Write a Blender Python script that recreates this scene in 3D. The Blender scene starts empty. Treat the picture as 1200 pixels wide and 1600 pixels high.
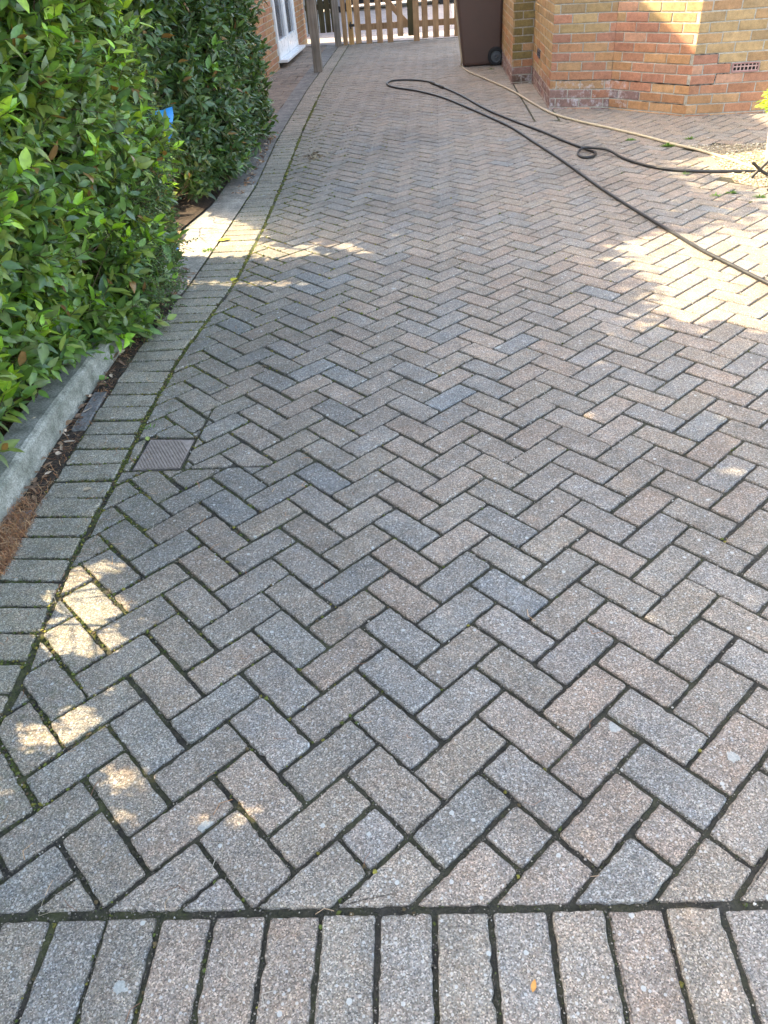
import bpy, bmesh, math, random
import numpy as np
from mathutils import Vector, Matrix, noise as mnoise
random.seed(7); rng = np.random.default_rng(7)
S = bpy.context.scene
COL = S.collection

# ------------------------------------------------------------------ camera
F_PX, YAW, PITCH, ROLL = 1164.366, -0.1111389, 0.6562567, -0.0907641
CAM = np.array([0.0975793, -0.7860338, 1.4384088])
def cam_axes():
    cy, sy = math.cos(YAW), math.sin(YAW)
    f = np.array([sy*math.cos(PITCH), cy*math.cos(PITCH), -math.sin(PITCH)])
    r = np.array([cy, -sy, 0.0]); u = np.cross(r, f)
    c, s = math.cos(ROLL), math.sin(ROLL)
    return c*r+s*u, -s*r+c*u, f
AR, AU, AF = cam_axes()
cd = bpy.data.cameras.new('camera'); cam = bpy.data.objects.new('camera', cd); COL.objects.link(cam)
mw = Matrix.Identity(4)
for i in range(3):
    mw[i][0] = AR[i]; mw[i][1] = AU[i]; mw[i][2] = -AF[i]; mw[i][3] = CAM[i]
cam.matrix_world = mw
cd.sensor_fit = 'VERTICAL'; cd.sensor_height = 24.0; cd.lens = 24.0*F_PX/1600.0
cd.clip_start = 0.05; cd.clip_end = 500
S.camera = cam
# ------------------------------------------------------------------ light
SUN_EL = math.radians(42.6)
TRAVEL = Vector((0.988*math.cos(SUN_EL), -0.156*math.cos(SUN_EL), -math.sin(SUN_EL))).normalized()
w = bpy.data.worlds.new('World'); S.world = w; w.use_nodes = True
nt = w.node_tree; bg = nt.nodes['Background']
sky = nt.nodes.new('ShaderNodeTexSky'); sky.sky_type = 'NISHITA'; sky.sun_disc = False
sky.sun_elevation = SUN_EL; sky.sun_rotation = math.atan2(-TRAVEL.x, -TRAVEL.y) % (2*math.pi)
sky.dust_density = 2.0; sky.air_density = 0.7; sky.ozone_density = 0.6
nt.links.new(sky.outputs[0], bg.inputs[0]); bg.inputs[1].default_value = 0.15
sd = bpy.data.lights.new('sun', 'SUN'); sd.energy = 2.0; sd.angle = math.radians(0.5); sd.color = (1.0, 0.9, 0.74)
so = bpy.data.objects.new('sun', sd); COL.objects.link(so)
so.rotation_euler = TRAVEL.to_track_quat('-Z', 'Y').to_euler()
S.view_settings.view_transform = 'Standard'; S.view_settings.look = 'None'
S.view_settings.exposure = 3.18; S.view_settings.gamma = 1.0
S.view_settings.use_white_balance = True; S.view_settings.white_balance_temperature = 8300; S.view_settings.white_balance_tint = 6
S.render.resolution_x = 768; S.render.resolution_y = 1024
SUNV = np.array(-TRAVEL)

# ------------------------------------------------------------------ helpers
class MB:
    """collects vertices, faces, a colour per vertex and a material index per face"""
    def __init__(s): s.v = []; s.f = []; s.c = []; s.n = 0
    def add(s, v, f, c=(1, 1, 1)):
        v = np.asarray(v, float); k = len(v)
        s.v.append(v)
        c = np.asarray(c, float)
        s.c.append(np.tile(c, (k, 1)) if c.ndim == 1 else c)
        n = s.n; s.f.extend([tuple(i+n for i in q) for q in f]); s.n += k
    def add_inst(s, V, f, Cc):
        # V (N,k,3), Cc (N,3) or (N,k,3)
        N, k, _ = V.shape
        s.v.append(V.reshape(-1, 3))
        if Cc.ndim == 2: Cc = np.repeat(Cc[:, None, :], k, 1)
        s.c.append(Cc.reshape(-1, 3))
        n = s.n
        for i in range(N):
            b = n+i*k; s.f.extend([tuple(j+b for j in q) for q in f])
        s.n += N*k
    def build(s, name, mat, parent=None, smooth=False, origin=None):
        me = bpy.data.meshes.new(name)
        V = np.concatenate(s.v) if s.v else np.zeros((0, 3))
        if origin is not None: V = V-np.asarray(origin, float)
        lens = np.array([len(q) for q in s.f], np.int32)
        me.vertices.add(len(V)); me.vertices.foreach_set('co', V.astype(np.float32).ravel())
        me.loops.add(int(lens.sum())); me.loops.foreach_set('vertex_index', np.fromiter((i for q in s.f for i in q), np.int32))
        me.polygons.add(len(lens)); me.polygons.foreach_set('loop_start', np.concatenate([[0], np.cumsum(lens)[:-1]]).astype(np.int32))
        me.update(calc_edges=True); me.validate()
        a = me.color_attributes.new('Col', 'FLOAT_COLOR', 'POINT')
        Cc = np.concatenate(s.c); a.data.foreach_set('color', np.concatenate([Cc, np.ones((len(Cc), 1))], 1).astype(np.float32).ravel())
        me.polygons.foreach_set('use_smooth', np.full(len(me.polygons), smooth))
        if mat: me.materials.append(mat)
        o = bpy.data.objects.new(name, me); COL.objects.link(o)
        if parent: o.parent = parent
        if origin is not None and parent is None: o.location = origin
        return o
def tag(o, label=None, cat=None, group=None, kind=None):
    if label: o['label'] = label
    if cat: o['category'] = cat
    if group: o['group'] = group
    if kind: o['kind'] = kind
    return o
def thing(name, label, cat, loc=(0, 0, 0), group=None):
    o = bpy.data.objects.new(name, None); COL.objects.link(o); o.location = loc; o.empty_display_size = .1
    return tag(o, label, cat, group)
def under(o, root):
    """parent a mesh built in world coordinates under a thing placed at its base"""
    o.parent = root; o.matrix_parent_inverse = Matrix.Translation(-Vector(root.location)); return o
BOXF = [(0, 3, 2, 1), (4, 5, 6, 7), (0, 1, 5, 4), (1, 2, 6, 5), (2, 3, 7, 6), (3, 0, 4, 7)]
def box(mb, x0, x1, y0, y1, z0, z1, c=(1, 1, 1), rot=None, bev=0.0):
    """box with chamfered edges (bev) ; rot = 3x3 about its centre"""
    cx, cy, cz = (x0+x1)/2, (y0+y1)/2, (z0+z1)/2
    h = np.array([(x1-x0)/2, (y1-y0)/2, (z1-z0)/2])
    b = min(bev, h.min()*.6)
    if b <= 0:
        V = np.array([(-1, -1, -1), (1, -1, -1), (1, 1, -1), (-1, 1, -1), (-1, -1, 1), (1, -1, 1), (1, 1, 1), (-1, 1, 1)], float)*h; Fc = BOXF
    else:
        bm = bmesh.new(); bmesh.ops.create_cube(bm, size=1)
        for v in bm.verts: v.co = Vector((v.co.x*2*h[0], v.co.y*2*h[1], v.co.z*2*h[2]))
        bmesh.ops.bevel(bm, geom=bm.edges[:], offset=b, segments=1, affect='EDGES')
        V = np.array([v.co[:] for v in bm.verts]); bm.verts.index_update(); Fc = [tuple(v.index for v in f.verts) for f in bm.faces]; bm.free()
    if rot is not None: V = V@np.array(rot).T
    mb.add(V+np.array([cx, cy, cz]), Fc, c)
def rotz(a): c, s = math.cos(a), math.sin(a); return [[c, -s, 0], [s, c, 0], [0, 0, 1]]
def roty(a): c, s = math.cos(a), math.sin(a); return [[c, 0, s], [0, 1, 0], [-s, 0, c]]
def catmull(P, n=8):
    P = [np.array(p, float) for p in P]; Q = [2*P[0]-P[1]]+P+[2*P[-1]-P[-2]]; out = []
    for i in range(1, len(Q)-2):
        for k in range(n):
            t = k/n; a, b, c, d = Q[i-1], Q[i], Q[i+1], Q[i+2]
            out.append(.5*((2*b)+(c-a)*t+(2*a-5*b+4*c-d)*t*t+(3*b-a-3*c+d)*t**3))
    out.append(P[-1]); return out
def tube(mb, P, r, c=(1, 1, 1), seg=8, cap=True):
    P = [np.array(p, float) for p in P]; n = len(P); R = r if hasattr(r, '__len__') else [r]*n
    V = []; up = np.array([0, 0, 1.])
    for i, p in enumerate(P):
        t = P[min(i+1, n-1)]-P[max(i-1, 0)]; t /= np.linalg.norm(t)+1e-9
        a = np.cross(t, up)
        if np.linalg.norm(a) < .1: a = np.cross(t, [1, 0, 0.])
        a /= np.linalg.norm(a); b = np.cross(a, t)
        for k in range(seg):
            q = 2*math.pi*k/seg; V.append(p+R[i]*(math.cos(q)*a+math.sin(q)*b))
    Fc = [(i*seg+k, i*seg+(k+1) % seg, (i+1)*seg+(k+1) % seg, (i+1)*seg+k) for i in range(n-1) for k in range(seg)]
    if cap: Fc += [tuple(range(seg)), tuple(range((n-1)*seg, n*seg))[::-1]]
    mb.add(V, Fc, c)
def ray(x, y):   # direction of a pixel of the 1200x1600 survey photo: only used to measure where things stand on the ground
    return (x-600)/F_PX*AR+(800-y)/F_PX*AU+AF
def gp(x, y, z=0.0):
    d = ray(x, y); t = (z-CAM[2])/d[2]; return CAM+d*t
def fbm(x, y, z=0, s=1.0): return mnoise.fractal(Vector((x*s, y*s, z*s)), 1.0, 2.0, 4)
def clip(P, a, b, side=1, off=0.0):
    """keep the part of polygon P left of the line a->b (side=1), moved inward by off"""
    a = np.array(a, float); b = np.array(b, float); d = b-a; L = np.hypot(*d)
    if L < 1e-9: return P
    n = np.array([-d[1], d[0]])/L*side; out = []
    D = [float(np.dot(np.array(p)-a, n)-off) for p in P]
    for i in range(len(P)):
        p, q = P[i], P[(i+1) % len(P)]; dp, dq = D[i], D[(i+1) % len(P)]
        if dp >= 0: out.append(p)
        if (dp >= 0) != (dq >= 0):
            t = dp/(dp-dq); out.append((p[0]+(q[0]-p[0])*t, p[1]+(q[1]-p[1])*t))
    return out
def area(P): return .5*sum(P[i][0]*P[(i+1) % len(P)][1]-P[(i+1) % len(P)][0]*P[i][1] for i in range(len(P)))
def inset(P, d):
    if area(P) < 0: P = P[::-1]
    Q = P
    for i in range(len(P)):
        Q = clip(Q, P[i], P[(i+1) % len(P)], 1, d)
        if len(Q) < 3: return []
    R_ = []
    for p in Q:
        if not R_ or math.hypot(p[0]-R_[-1][0], p[1]-R_[-1][1]) > 2e-4: R_.append(p)
    return R_ if len(R_) >= 3 else []

# ------------------------------------------------------------------ materials
def newmat(name):
    m = bpy.data.materials.new(name); m.use_nodes = True
    n = m.node_tree.nodes; l = m.node_tree.links; return m, n, l, n['Principled BSDF']
def N(n, t, **k):
    x = n.new(t)
    for a, b in k.items(): setattr(x, a, b)
    return x
def ramp(n, l, src, pts):
    r = n.new('ShaderNodeValToRGB'); e = r.color_ramp.elements
    while len(e) < len(pts): e.new(.5)
    for i, (p, c) in enumerate(pts): e[i].position = p; e[i].color = (c, c, c, 1) if not hasattr(c, '__len__') else (*c, 1)
    l.new(src, r.inputs[0]); return r
def mixc(n, l, a, b, f, mode='MIX'):
    m = n.new('ShaderNodeMix'); m.data_type = 'RGBA'; m.blend_type = mode
    for i, s in ((0, f), (6, a), (7, b)):
        if hasattr(s, 'links') or hasattr(s, 'is_linked'): l.new(s, m.inputs[i])
        elif hasattr(s, '__len__'): m.inputs[i].default_value = (*s, 1)
        else: m.inputs[i].default_value = s
    return m.outputs[2]
def bump(n, l, b, h, strength, dist):
    x = n.new('ShaderNodeBump'); x.inputs['Strength'].default_value = strength; x.inputs['Distance'].default_value = dist
    l.new(h, x.inputs['Height']); l.new(x.outputs[0], b.inputs['Normal']); return x
def coord(n): return n.new('ShaderNodeTexCoord').outputs['Object']
def tex(n, l, kind, scale, co, **k):
    t = n.new(kind); t.inputs['Scale'].default_value = scale; l.new(co, t.inputs['Vector'])
    for a, b in k.items():
        if a in t.inputs: t.inputs[a].default_value = b
        else: setattr(t, a, b)
    return t
def sep(n, l, c): s = n.new('ShaderNodeSeparateColor'); l.new(c, s.inputs[0]); return s
def mth(n, l, op, a, b=0.0):
    m = n.new('ShaderNodeMath'); m.operation = op
    for i, s in enumerate((a, b)):
        if isinstance(s, (int, float)): m.inputs[i].default_value = s
        else: l.new(s, m.inputs[i])
    return m.outputs[0]

def mat_paver():
    m, n, l, b = newmat('concrete_block'); co = coord(n)
    at = N(n, 'ShaderNodeAttribute', attribute_name='Col')
    v1 = tex(n, l, 'ShaderNodeTexVoronoi', 400, co); s1 = sep(n, l, v1.outputs['Color'])
    g1 = ramp(n, l, s1.outputs[0], [(0, .42), (.5, .9), (.8, 1.2), (1, 2.0)])
    c = mixc(n, l, at.outputs['Color'], g1.outputs[0], 1.0, 'MULTIPLY')
    # coloured grains: pink, blue, ochre
    tint = ramp(n, l, s1.outputs[1], [(0, (1.0, 1.0, 1.0)), (.45, (1.12, .98, .93)), (.72, (.93, .99, 1.05)), (1, (1.12, 1.02, .86))])
    c = mixc(n, l, c, tint.outputs[0], .8, 'MULTIPLY')
    # pale quartz stones
    v2 = tex(n, l, 'ShaderNodeTexVoronoi', 120, co); s2 = sep(n, l, v2.outputs['Color'])
    near = mth(n, l, 'LESS_THAN', v2.outputs['Distance'], .34); pick = mth(n, l, 'GREATER_THAN', s2.outputs[0], .86)
    c = mixc(n, l, c, (.46, .44, .41), mth(n, l, 'MULTIPLY', near, mth(n, l, 'MULTIPLY', pick, .8)))
    v3 = tex(n, l, 'ShaderNodeTexVoronoi', 175, co); s3 = sep(n, l, v3.outputs['Color'])
    dk = mth(n, l, 'MULTIPLY', mth(n, l, 'LESS_THAN', v3.outputs['Distance'], .33), mth(n, l, 'GREATER_THAN', s3.outputs[1], .84))
    c = mixc(n, l, c, (.05, .048, .052), mth(n, l, 'MULTIPLY', dk, .65))
    # weathering: broad blotches, grime, lichen spots
    n1 = tex(n, l, 'ShaderNodeTexNoise', 9, co, Detail=5.0, Roughness=.65)
    r1 = ramp(n, l, n1.outputs[0], [(.3, .78), (.55, 1.0), (.75, 1.16)])
    c = mixc(n, l, c, r1.outputs[0], 1.0, 'MULTIPLY')
    n7 = tex(n, l, 'ShaderNodeTexNoise', 1.3, co, Detail=6.0, Roughness=.6)
    c = mixc(n, l, c, ramp(n, l, n7.outputs[0], [(.32, (.8, .8, .8)), (.5, (1, 1, 1)), (.7, (1.1, 1.08, 1.04))]).outputs[0], 1.0, 'MULTIPLY')
    n8 = tex(n, l, 'ShaderNodeTexNoise', 5.5, co, Detail=9.0, Roughness=.8)
    c = mixc(n, l, c, (.075, .07, .062), mth(n, l, 'MULTIPLY', ramp(n, l, n8.outputs[0], [(.6, 0), (.74, 1)]).outputs[0], .55))
    n5 = tex(n, l, 'ShaderNodeTexNoise', 26, co, Detail=3.0, Roughness=.6)
    r5 = ramp(n, l, n5.outputs[1], [(.3, (.88, .96, 1.06)), (.5, (1, 1, 1)), (.7, (1.12, .99, .91))])
    c = mixc(n, l, c, r5.outputs[0], .75, 'MULTIPLY')
    n2 = tex(n, l, 'ShaderNodeTexNoise', 60, co, Detail=4.0, Roughness=.7)
    v4 = tex(n, l, 'ShaderNodeTexVoronoi', 4.2, co); s4 = sep(n, l, v4.outputs['Color'])
    dd = mth(n, l, 'ADD', v4.outputs['Distance'], mth(n, l, 'MULTIPLY', n2.outputs[0], .11))
    sp = mth(n, l, 'MULTIPLY', mth(n, l, 'LESS_THAN', dd, .118), mth(n, l, 'GREATER_THAN', s4.outputs[2], .62))
    c = mixc(n, l, c, (.42, .45, .43), mth(n, l, 'MULTIPLY', sp, .55))
    v6 = tex(n, l, 'ShaderNodeTexVoronoi', 22, co); s6 = sep(n, l, v6.outputs['Color'])
    d6 = mth(n, l, 'ADD', v6.outputs['Distance'], mth(n, l, 'MULTIPLY', n2.outputs[0], .12))
    s_ = mth(n, l, 'MULTIPLY', mth(n, l, 'LESS_THAN', d6, .17), mth(n, l, 'GREATER_THAN', s6.outputs[2], .93))
    c = mixc(n, l, c, (.5, .5, .47), mth(n, l, 'MULTIPLY', s_, .7))
    # green film where the alpha-like mask (attribute 'Moss') says so
    mo = N(n, 'ShaderNodeAttribute', attribute_name='Moss')
    n3 = tex(n, l, 'ShaderNodeTexNoise', 34, co, Detail=5.0, Roughness=.7)
    mm = mth(n, l, 'MULTIPLY', ramp(n, l, n3.outputs[0], [(.48, 0), (.66, 1)]).outputs[0], mo.outputs['Fac'])
    c = mixc(n, l, c, (.07, .085, .03), mth(n, l, 'MULTIPLY', mm, .8))
    l.new(c, b.inputs['Base Color'])
    b.inputs['Roughness'].default_value = .82; b.inputs['Specular IOR Level'].default_value = .35
    h = mth(n, l, 'ADD', mth(n, l, 'MULTIPLY', s1.outputs[2], .6), mth(n, l, 'ADD', mth(n, l, 'MULTIPLY', n2.outputs[0], 1.0), mth(n, l, 'MULTIPLY', v2.outputs['Distance'], -.4)))
    bump(n, l, b, h, .55, .0016)
    return m
def mat_noise(name, c1, c2, scale=20, rough=.85, bs=.4, bd=.003, detail=6.0, sp=None, attr=False, spec=.4):
    m, n, l, b = newmat(name); co = coord(n)
    t = tex(n, l, 'ShaderNodeTexNoise', scale, co, Detail=detail, Roughness=.65)
    r = ramp(n, l, t.outputs[0], [(.32, c1), (.68, c2)]); c = r.outputs[0]
    if sp:
        v = tex(n, l, 'ShaderNodeTexVoronoi', sp[0], co); s = sep(n, l, v.outputs['Color'])
        g = ramp(n, l, s.outputs[0], [(0, 1-sp[1]), (1, 1+sp[1])]); c = mixc(n, l, c, g.outputs[0], 1, 'MULTIPLY')
    if attr:
        at = N(n, 'ShaderNodeAttribute', attribute_name='Col'); c = mixc(n, l, c, at.outputs['Color'], 1, 'MULTIPLY')
    l.new(c, b.inputs['Base Color']); b.inputs['Roughness'].default_value = rough; b.inputs['Specular IOR Level'].default_value = spec
    t2 = tex(n, l, 'ShaderNodeTexNoise', scale*4, co, Detail=4.0, Roughness=.7)
    bump(n, l, b, t2.outputs[0], bs, bd); return m
def mat_leaf(name, trans=.3, rough=.38, gain=1.0, spec=.45):
    m, n, l, b = newmat(name); co = coord(n)
    at = N(n, 'ShaderNodeAttribute', attribute_name='Col')
    t = tex(n, l, 'ShaderNodeTexNoise', 45, co, Detail=3.0)
    c = mixc(n, l, at.outputs['Color'], ramp(n, l, t.outputs[0], [(.3, .8), (.7, 1.2)]).outputs[0], 1, 'MULTIPLY')
    l.new(c, b.inputs['Base Color']); b.inputs['Roughness'].default_value = rough; b.inputs['Specular IOR Level'].default_value = spec
    tr = n.new('ShaderNodeBsdfTranslucent'); c2 = mixc(n, l, c, (1.7, 1.55, .5), 1, 'MULTIPLY'); l.new(c2, tr.inputs[0])
    mx = n.new('ShaderNodeMixShader'); mx.inputs[0].default_value = trans
    l.new(b.outputs[0], mx.inputs[1]); l.new(tr.outputs[0], mx.inputs[2]); l.new(mx.outputs[0], n['Material Output'].inputs[0])
    bump(n, l, b, t.outputs[0], .15, .002); return m
def mat_brick():
    m, n, l, b = newmat('facing_brick'); co = coord(n)
    at = N(n, 'ShaderNodeAttribute', attribute_name='Col')
    t = tex(n, l, 'ShaderNodeTexNoise', 22, co, Detail=6.0, Roughness=.7)
    c = mixc(n, l, at.outputs['Color'], ramp(n, l, t.outputs[0], [(.3, .72), (.5, 1), (.72, 1.25)]).outputs[0], 1, 'MULTIPLY')
    t2 = tex(n, l, 'ShaderNodeTexNoise', 160, co, Detail=3.0)
    c = mixc(n, l, c, ramp(n, l, t2.outputs[0], [(.35, .86), (.65, 1.1)]).outputs[0], 1, 'MULTIPLY')
    # white salts low on the wall
    mo = N(n, 'ShaderNodeAttribute', attribute_name='Moss')
    t3 = tex(n, l, 'ShaderNodeTexNoise', 14, co, Detail=8.0, Roughness=.75)
    k = mth(n, l, 'MULTIPLY', ramp(n, l, t3.outputs[0], [(.5, 0), (.62, .8)]).outputs[0], mo.outputs['Fac'])
    c = mixc(n, l, c, (.55, .5, .5), k)
    l.new(c, b.inputs['Base Color']); b.inputs['Roughness'].default_value = .88; b.inputs['Specular IOR Level'].default_value = .25
    bump(n, l, b, mth(n, l, 'ADD', t.outputs[0], mth(n, l, 'MULTIPLY', t2.outputs[0], .5)), .5, .003); return m
def mat_wood(name, c1, c2, scale=1.0, attr=False):
    m, n, l, b = newmat(name); co = coord(n)
    mp = n.new('ShaderNodeMapping'); mp.inputs['Scale'].default_value = (38*scale, 38*scale, 2.5*scale); l.new(co, mp.inputs[0])
    t = n.new('ShaderNodeTexNoise'); t.inputs['Scale'].default_value = 1; t.inputs['Detail'].default_value = 6; l.new(mp.outputs[0], t.inputs['Vector'])
    c = ramp(n, l, t.outputs[0], [(.3, c1), (.7, c2)]).outputs[0]
    k = tex(n, l, 'ShaderNodeTexNoise', 5, co, Detail=3.0)
    c = mixc(n, l, c, ramp(n, l, k.outputs[0], [(.3, .75), (.7, 1.15)]).outputs[0], 1, 'MULTIPLY')
    at = N(n, 'ShaderNodeAttribute', attribute_name='Col'); c = mixc(n, l, c, at.outputs['Color'], 1, 'MULTIPLY')
    l.new(c, b.inputs['Base Color']); b.inputs['Roughness'].default_value = .8
    bump(n, l, b, t.outputs[0], .5, .004); return m
def mat_plain(name, c, rough=.5, metal=0.0, spec=.5, var=.06, scale=12):
    m, n, l, b = newmat(name); co = coord(n)
    t = tex(n, l, 'ShaderNodeTexNoise', scale, co, Detail=5.0, Roughness=.65)
    cc = mixc(n, l, c, ramp(n, l, t.outputs[0], [(.3, 1-var), (.7, 1+var)]).outputs[0], 1, 'MULTIPLY')
    l.new(cc, b.inputs['Base Color']); b.inputs['Roughness'].default_value = rough; b.inputs['Metallic'].default_value = metal
    b.inputs['Specular IOR Level'].default_value = spec
    r = ramp(n, l, t.outputs[0], [(.3, max(rough-.08, 0)), (.7, min(rough+.1, 1))]); l.new(r.outputs[0], b.inputs['Roughness']); return m
def mat_attr(name, rough=.8, bs=.3, trans=0):
    m, n, l, b = newmat(name); co = coord(n)
    at = N(n, 'ShaderNodeAttribute', attribute_name='Col'); t = tex(n, l, 'ShaderNodeTexNoise', 90, co, Detail=4.0)
    c = mixc(n, l, at.outputs['Color'], ramp(n, l, t.outputs[0], [(.3, .75), (.7, 1.25)]).outputs[0], 1, 'MULTIPLY')
    l.new(c, b.inputs['Base Color']); b.inputs['Roughness'].default_value = rough; bump(n, l, b, t.outputs[0], bs, .002); return m

M_PAVER = mat_paver(); M_BRICK = mat_brick()
M_LEAF = mat_leaf('laurel_leaf', .3, .33, spec=.6); M_DLEAF = mat_leaf('dark_glossy_leaf', .22, .33, spec=.5)
M_TINY = mat_leaf('small_leaf', .3, .5)
M_TWIG = mat_noise('twig_bark', (.05, .03, .018), (.13, .08, .045), 60)
M_CONC = mat_noise('concrete', (.15, .155, .125), (.36, .35, .31), 13, sp=(210, .3), bs=.5, bd=.004)
M_OLDC = mat_noise('old_concrete', (.1, .1, .1), (.21, .205, .2), 9, sp=(150, .35), bs=.6, bd=.004, attr=True)
M_SOIL = mat_noise('soil', (.022, .016, .012), (.075, .05, .036), 30, sp=(120, .5), bs=1, bd=.012)
M_DEBRIS = mat_attr('dead_matter', .85)
M_MOSS = mat_attr('moss', .95)
M_STONE = mat_attr('pebbles', .7)
M_MORTAR = mat_noise('mortar', (.3, .27, .22), (.48, .44, .37), 30, sp=(250, .2), bs=.5, bd=.003)
M_RUBBER = mat_plain('black_rubber', (.02, .021, .023), .42, var=.45, scale=55)
M_BEIGE = mat_plain('beige_rubber', (.5, .41, .28), .5, var=.12, scale=30)
M_UPVC = mat_plain('white_upvc', (.78, .8, .82), .3, var=.03)
M_BIN = mat_plain('brown_plastic', (.105, .062, .05), .48, var=.1, scale=4)
M_TYRE = mat_plain('tyre', (.014, .014, .015), .7)
M_HUB = mat_plain('grey_plastic', (.07, .08, .09), .5)
M_BLUE = mat_plain('blue_plastic', (.01, .3, .8), .35, var=.15, scale=25)
M_IRON = mat_noise('cast_cover', (.21, .17, .15), (.36, .3, .265), 40, rough=.7, bs=.4)
M_STEEL = mat_plain('dark_metal', (.05, .045, .04), .5, .6)
M_WOOD = mat_wood('gate_timber', (.28, .165, .085), (.46, .29, .16))
M_GREYW = mat_wood('weathered_timber', (.13, .11, .09), (.26, .225, .19))
M_LITW = mat_wood('sunlit_timber', (.42, .25, .11), (.6, .38, .18))  # pale yellow stands for sunlight on the wood
M_GREENW = mat_wood('mossy_timber', (.06, .055, .03), (.13, .11, .06))

# ------------------------------------------------------------------ ground layout (metres; X across, Y up the drive)
# pattern space (unit = one block width) -> world
PU = 0.1035; SH = 0.0276; RS = 1.0003
def pat(a, b): return (a*PU*math.cos(SH), b*PU*RS+a*PU*math.sin(SH))
INNER = [(-1.015, -0.591), (-1.002, 0.327), (-1.056, 0.851), (-1.062, 1.211), (-1.091, 1.728), (-1.102, 2.235), (-1.073, 2.654), (-1.042, 3.162), (-1.06, 4.054), (-1.116, 5.137), (-1.247, 7.277), (-1.372, 10.086), (-1.451, 14.227), (-1.499, 16.283)]
OUTER = [(-1.22, -0.592), (-1.24, 0.328), (-1.268, 0.852), (-1.297, 1.173), (-1.318, 1.742), (-1.335, 2.334), (-1.321, 2.681), (-1.299, 3.193), (-1.304, 3.969), (-1.322, 5.184), (-1.435, 6.759), (-1.546, 9.663), (-1.615, 13.864), (-1.641, 16.304)]
def lx(L, y):
    for (x0, y0), (x1, y1) in zip(L, L[1:]):
        if y <= y1: return x0+(x1-x0)*(y-y0)/(y1-y0)
    return L[-1][0]
def seg(L, y):
    for a, b in zip(L, L[1:]):
        if y <= b[1]: return a, b
    return L[-2], L[-1]
COVER = [(-1.03, 1.345), (-0.849, 1.349), (-0.845, 1.548), (-1.027, 1.558)]
GRAVEL = [(1.915, 5.561), (2.05, 5.293), (2.035, 4.941), (2.028, 4.679), (2.002, 4.507), (2.107, 4.357), (3.238, 4.256), (3.218, 5.448), (2.478, 5.487)]
def inpoly(x, y, P):
    r = False
    for i in range(len(P)):
        (x0, y0), (x1, y1) = P[i], P[i-1]
        if (y0 > y) != (y1 > y) and x < (x1-x0)*(y-y0)/(y1-y0)+x0: r = not r
    return r
PAL = [(.2, .181, .166), (.196, .179, .167), (.21, .181, .163), (.188, .178, .172), (.178, .175, .174), (.2, .18, .162), (.214, .188, .172), (.188, .175, .163)]
blocks = MB(); bmoss = []; joint_pts = []
def mossiness(x, y):
    d = abs(x-lx(INNER, y)); m = math.exp(-(d/.16)**2)*(.5+.5*min(1, max(0, (y+.3)/1.2)))
    if x < lx(INNER, y): m *= .55
    return m+.35*math.exp(-((d)/.7)**2)
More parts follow.
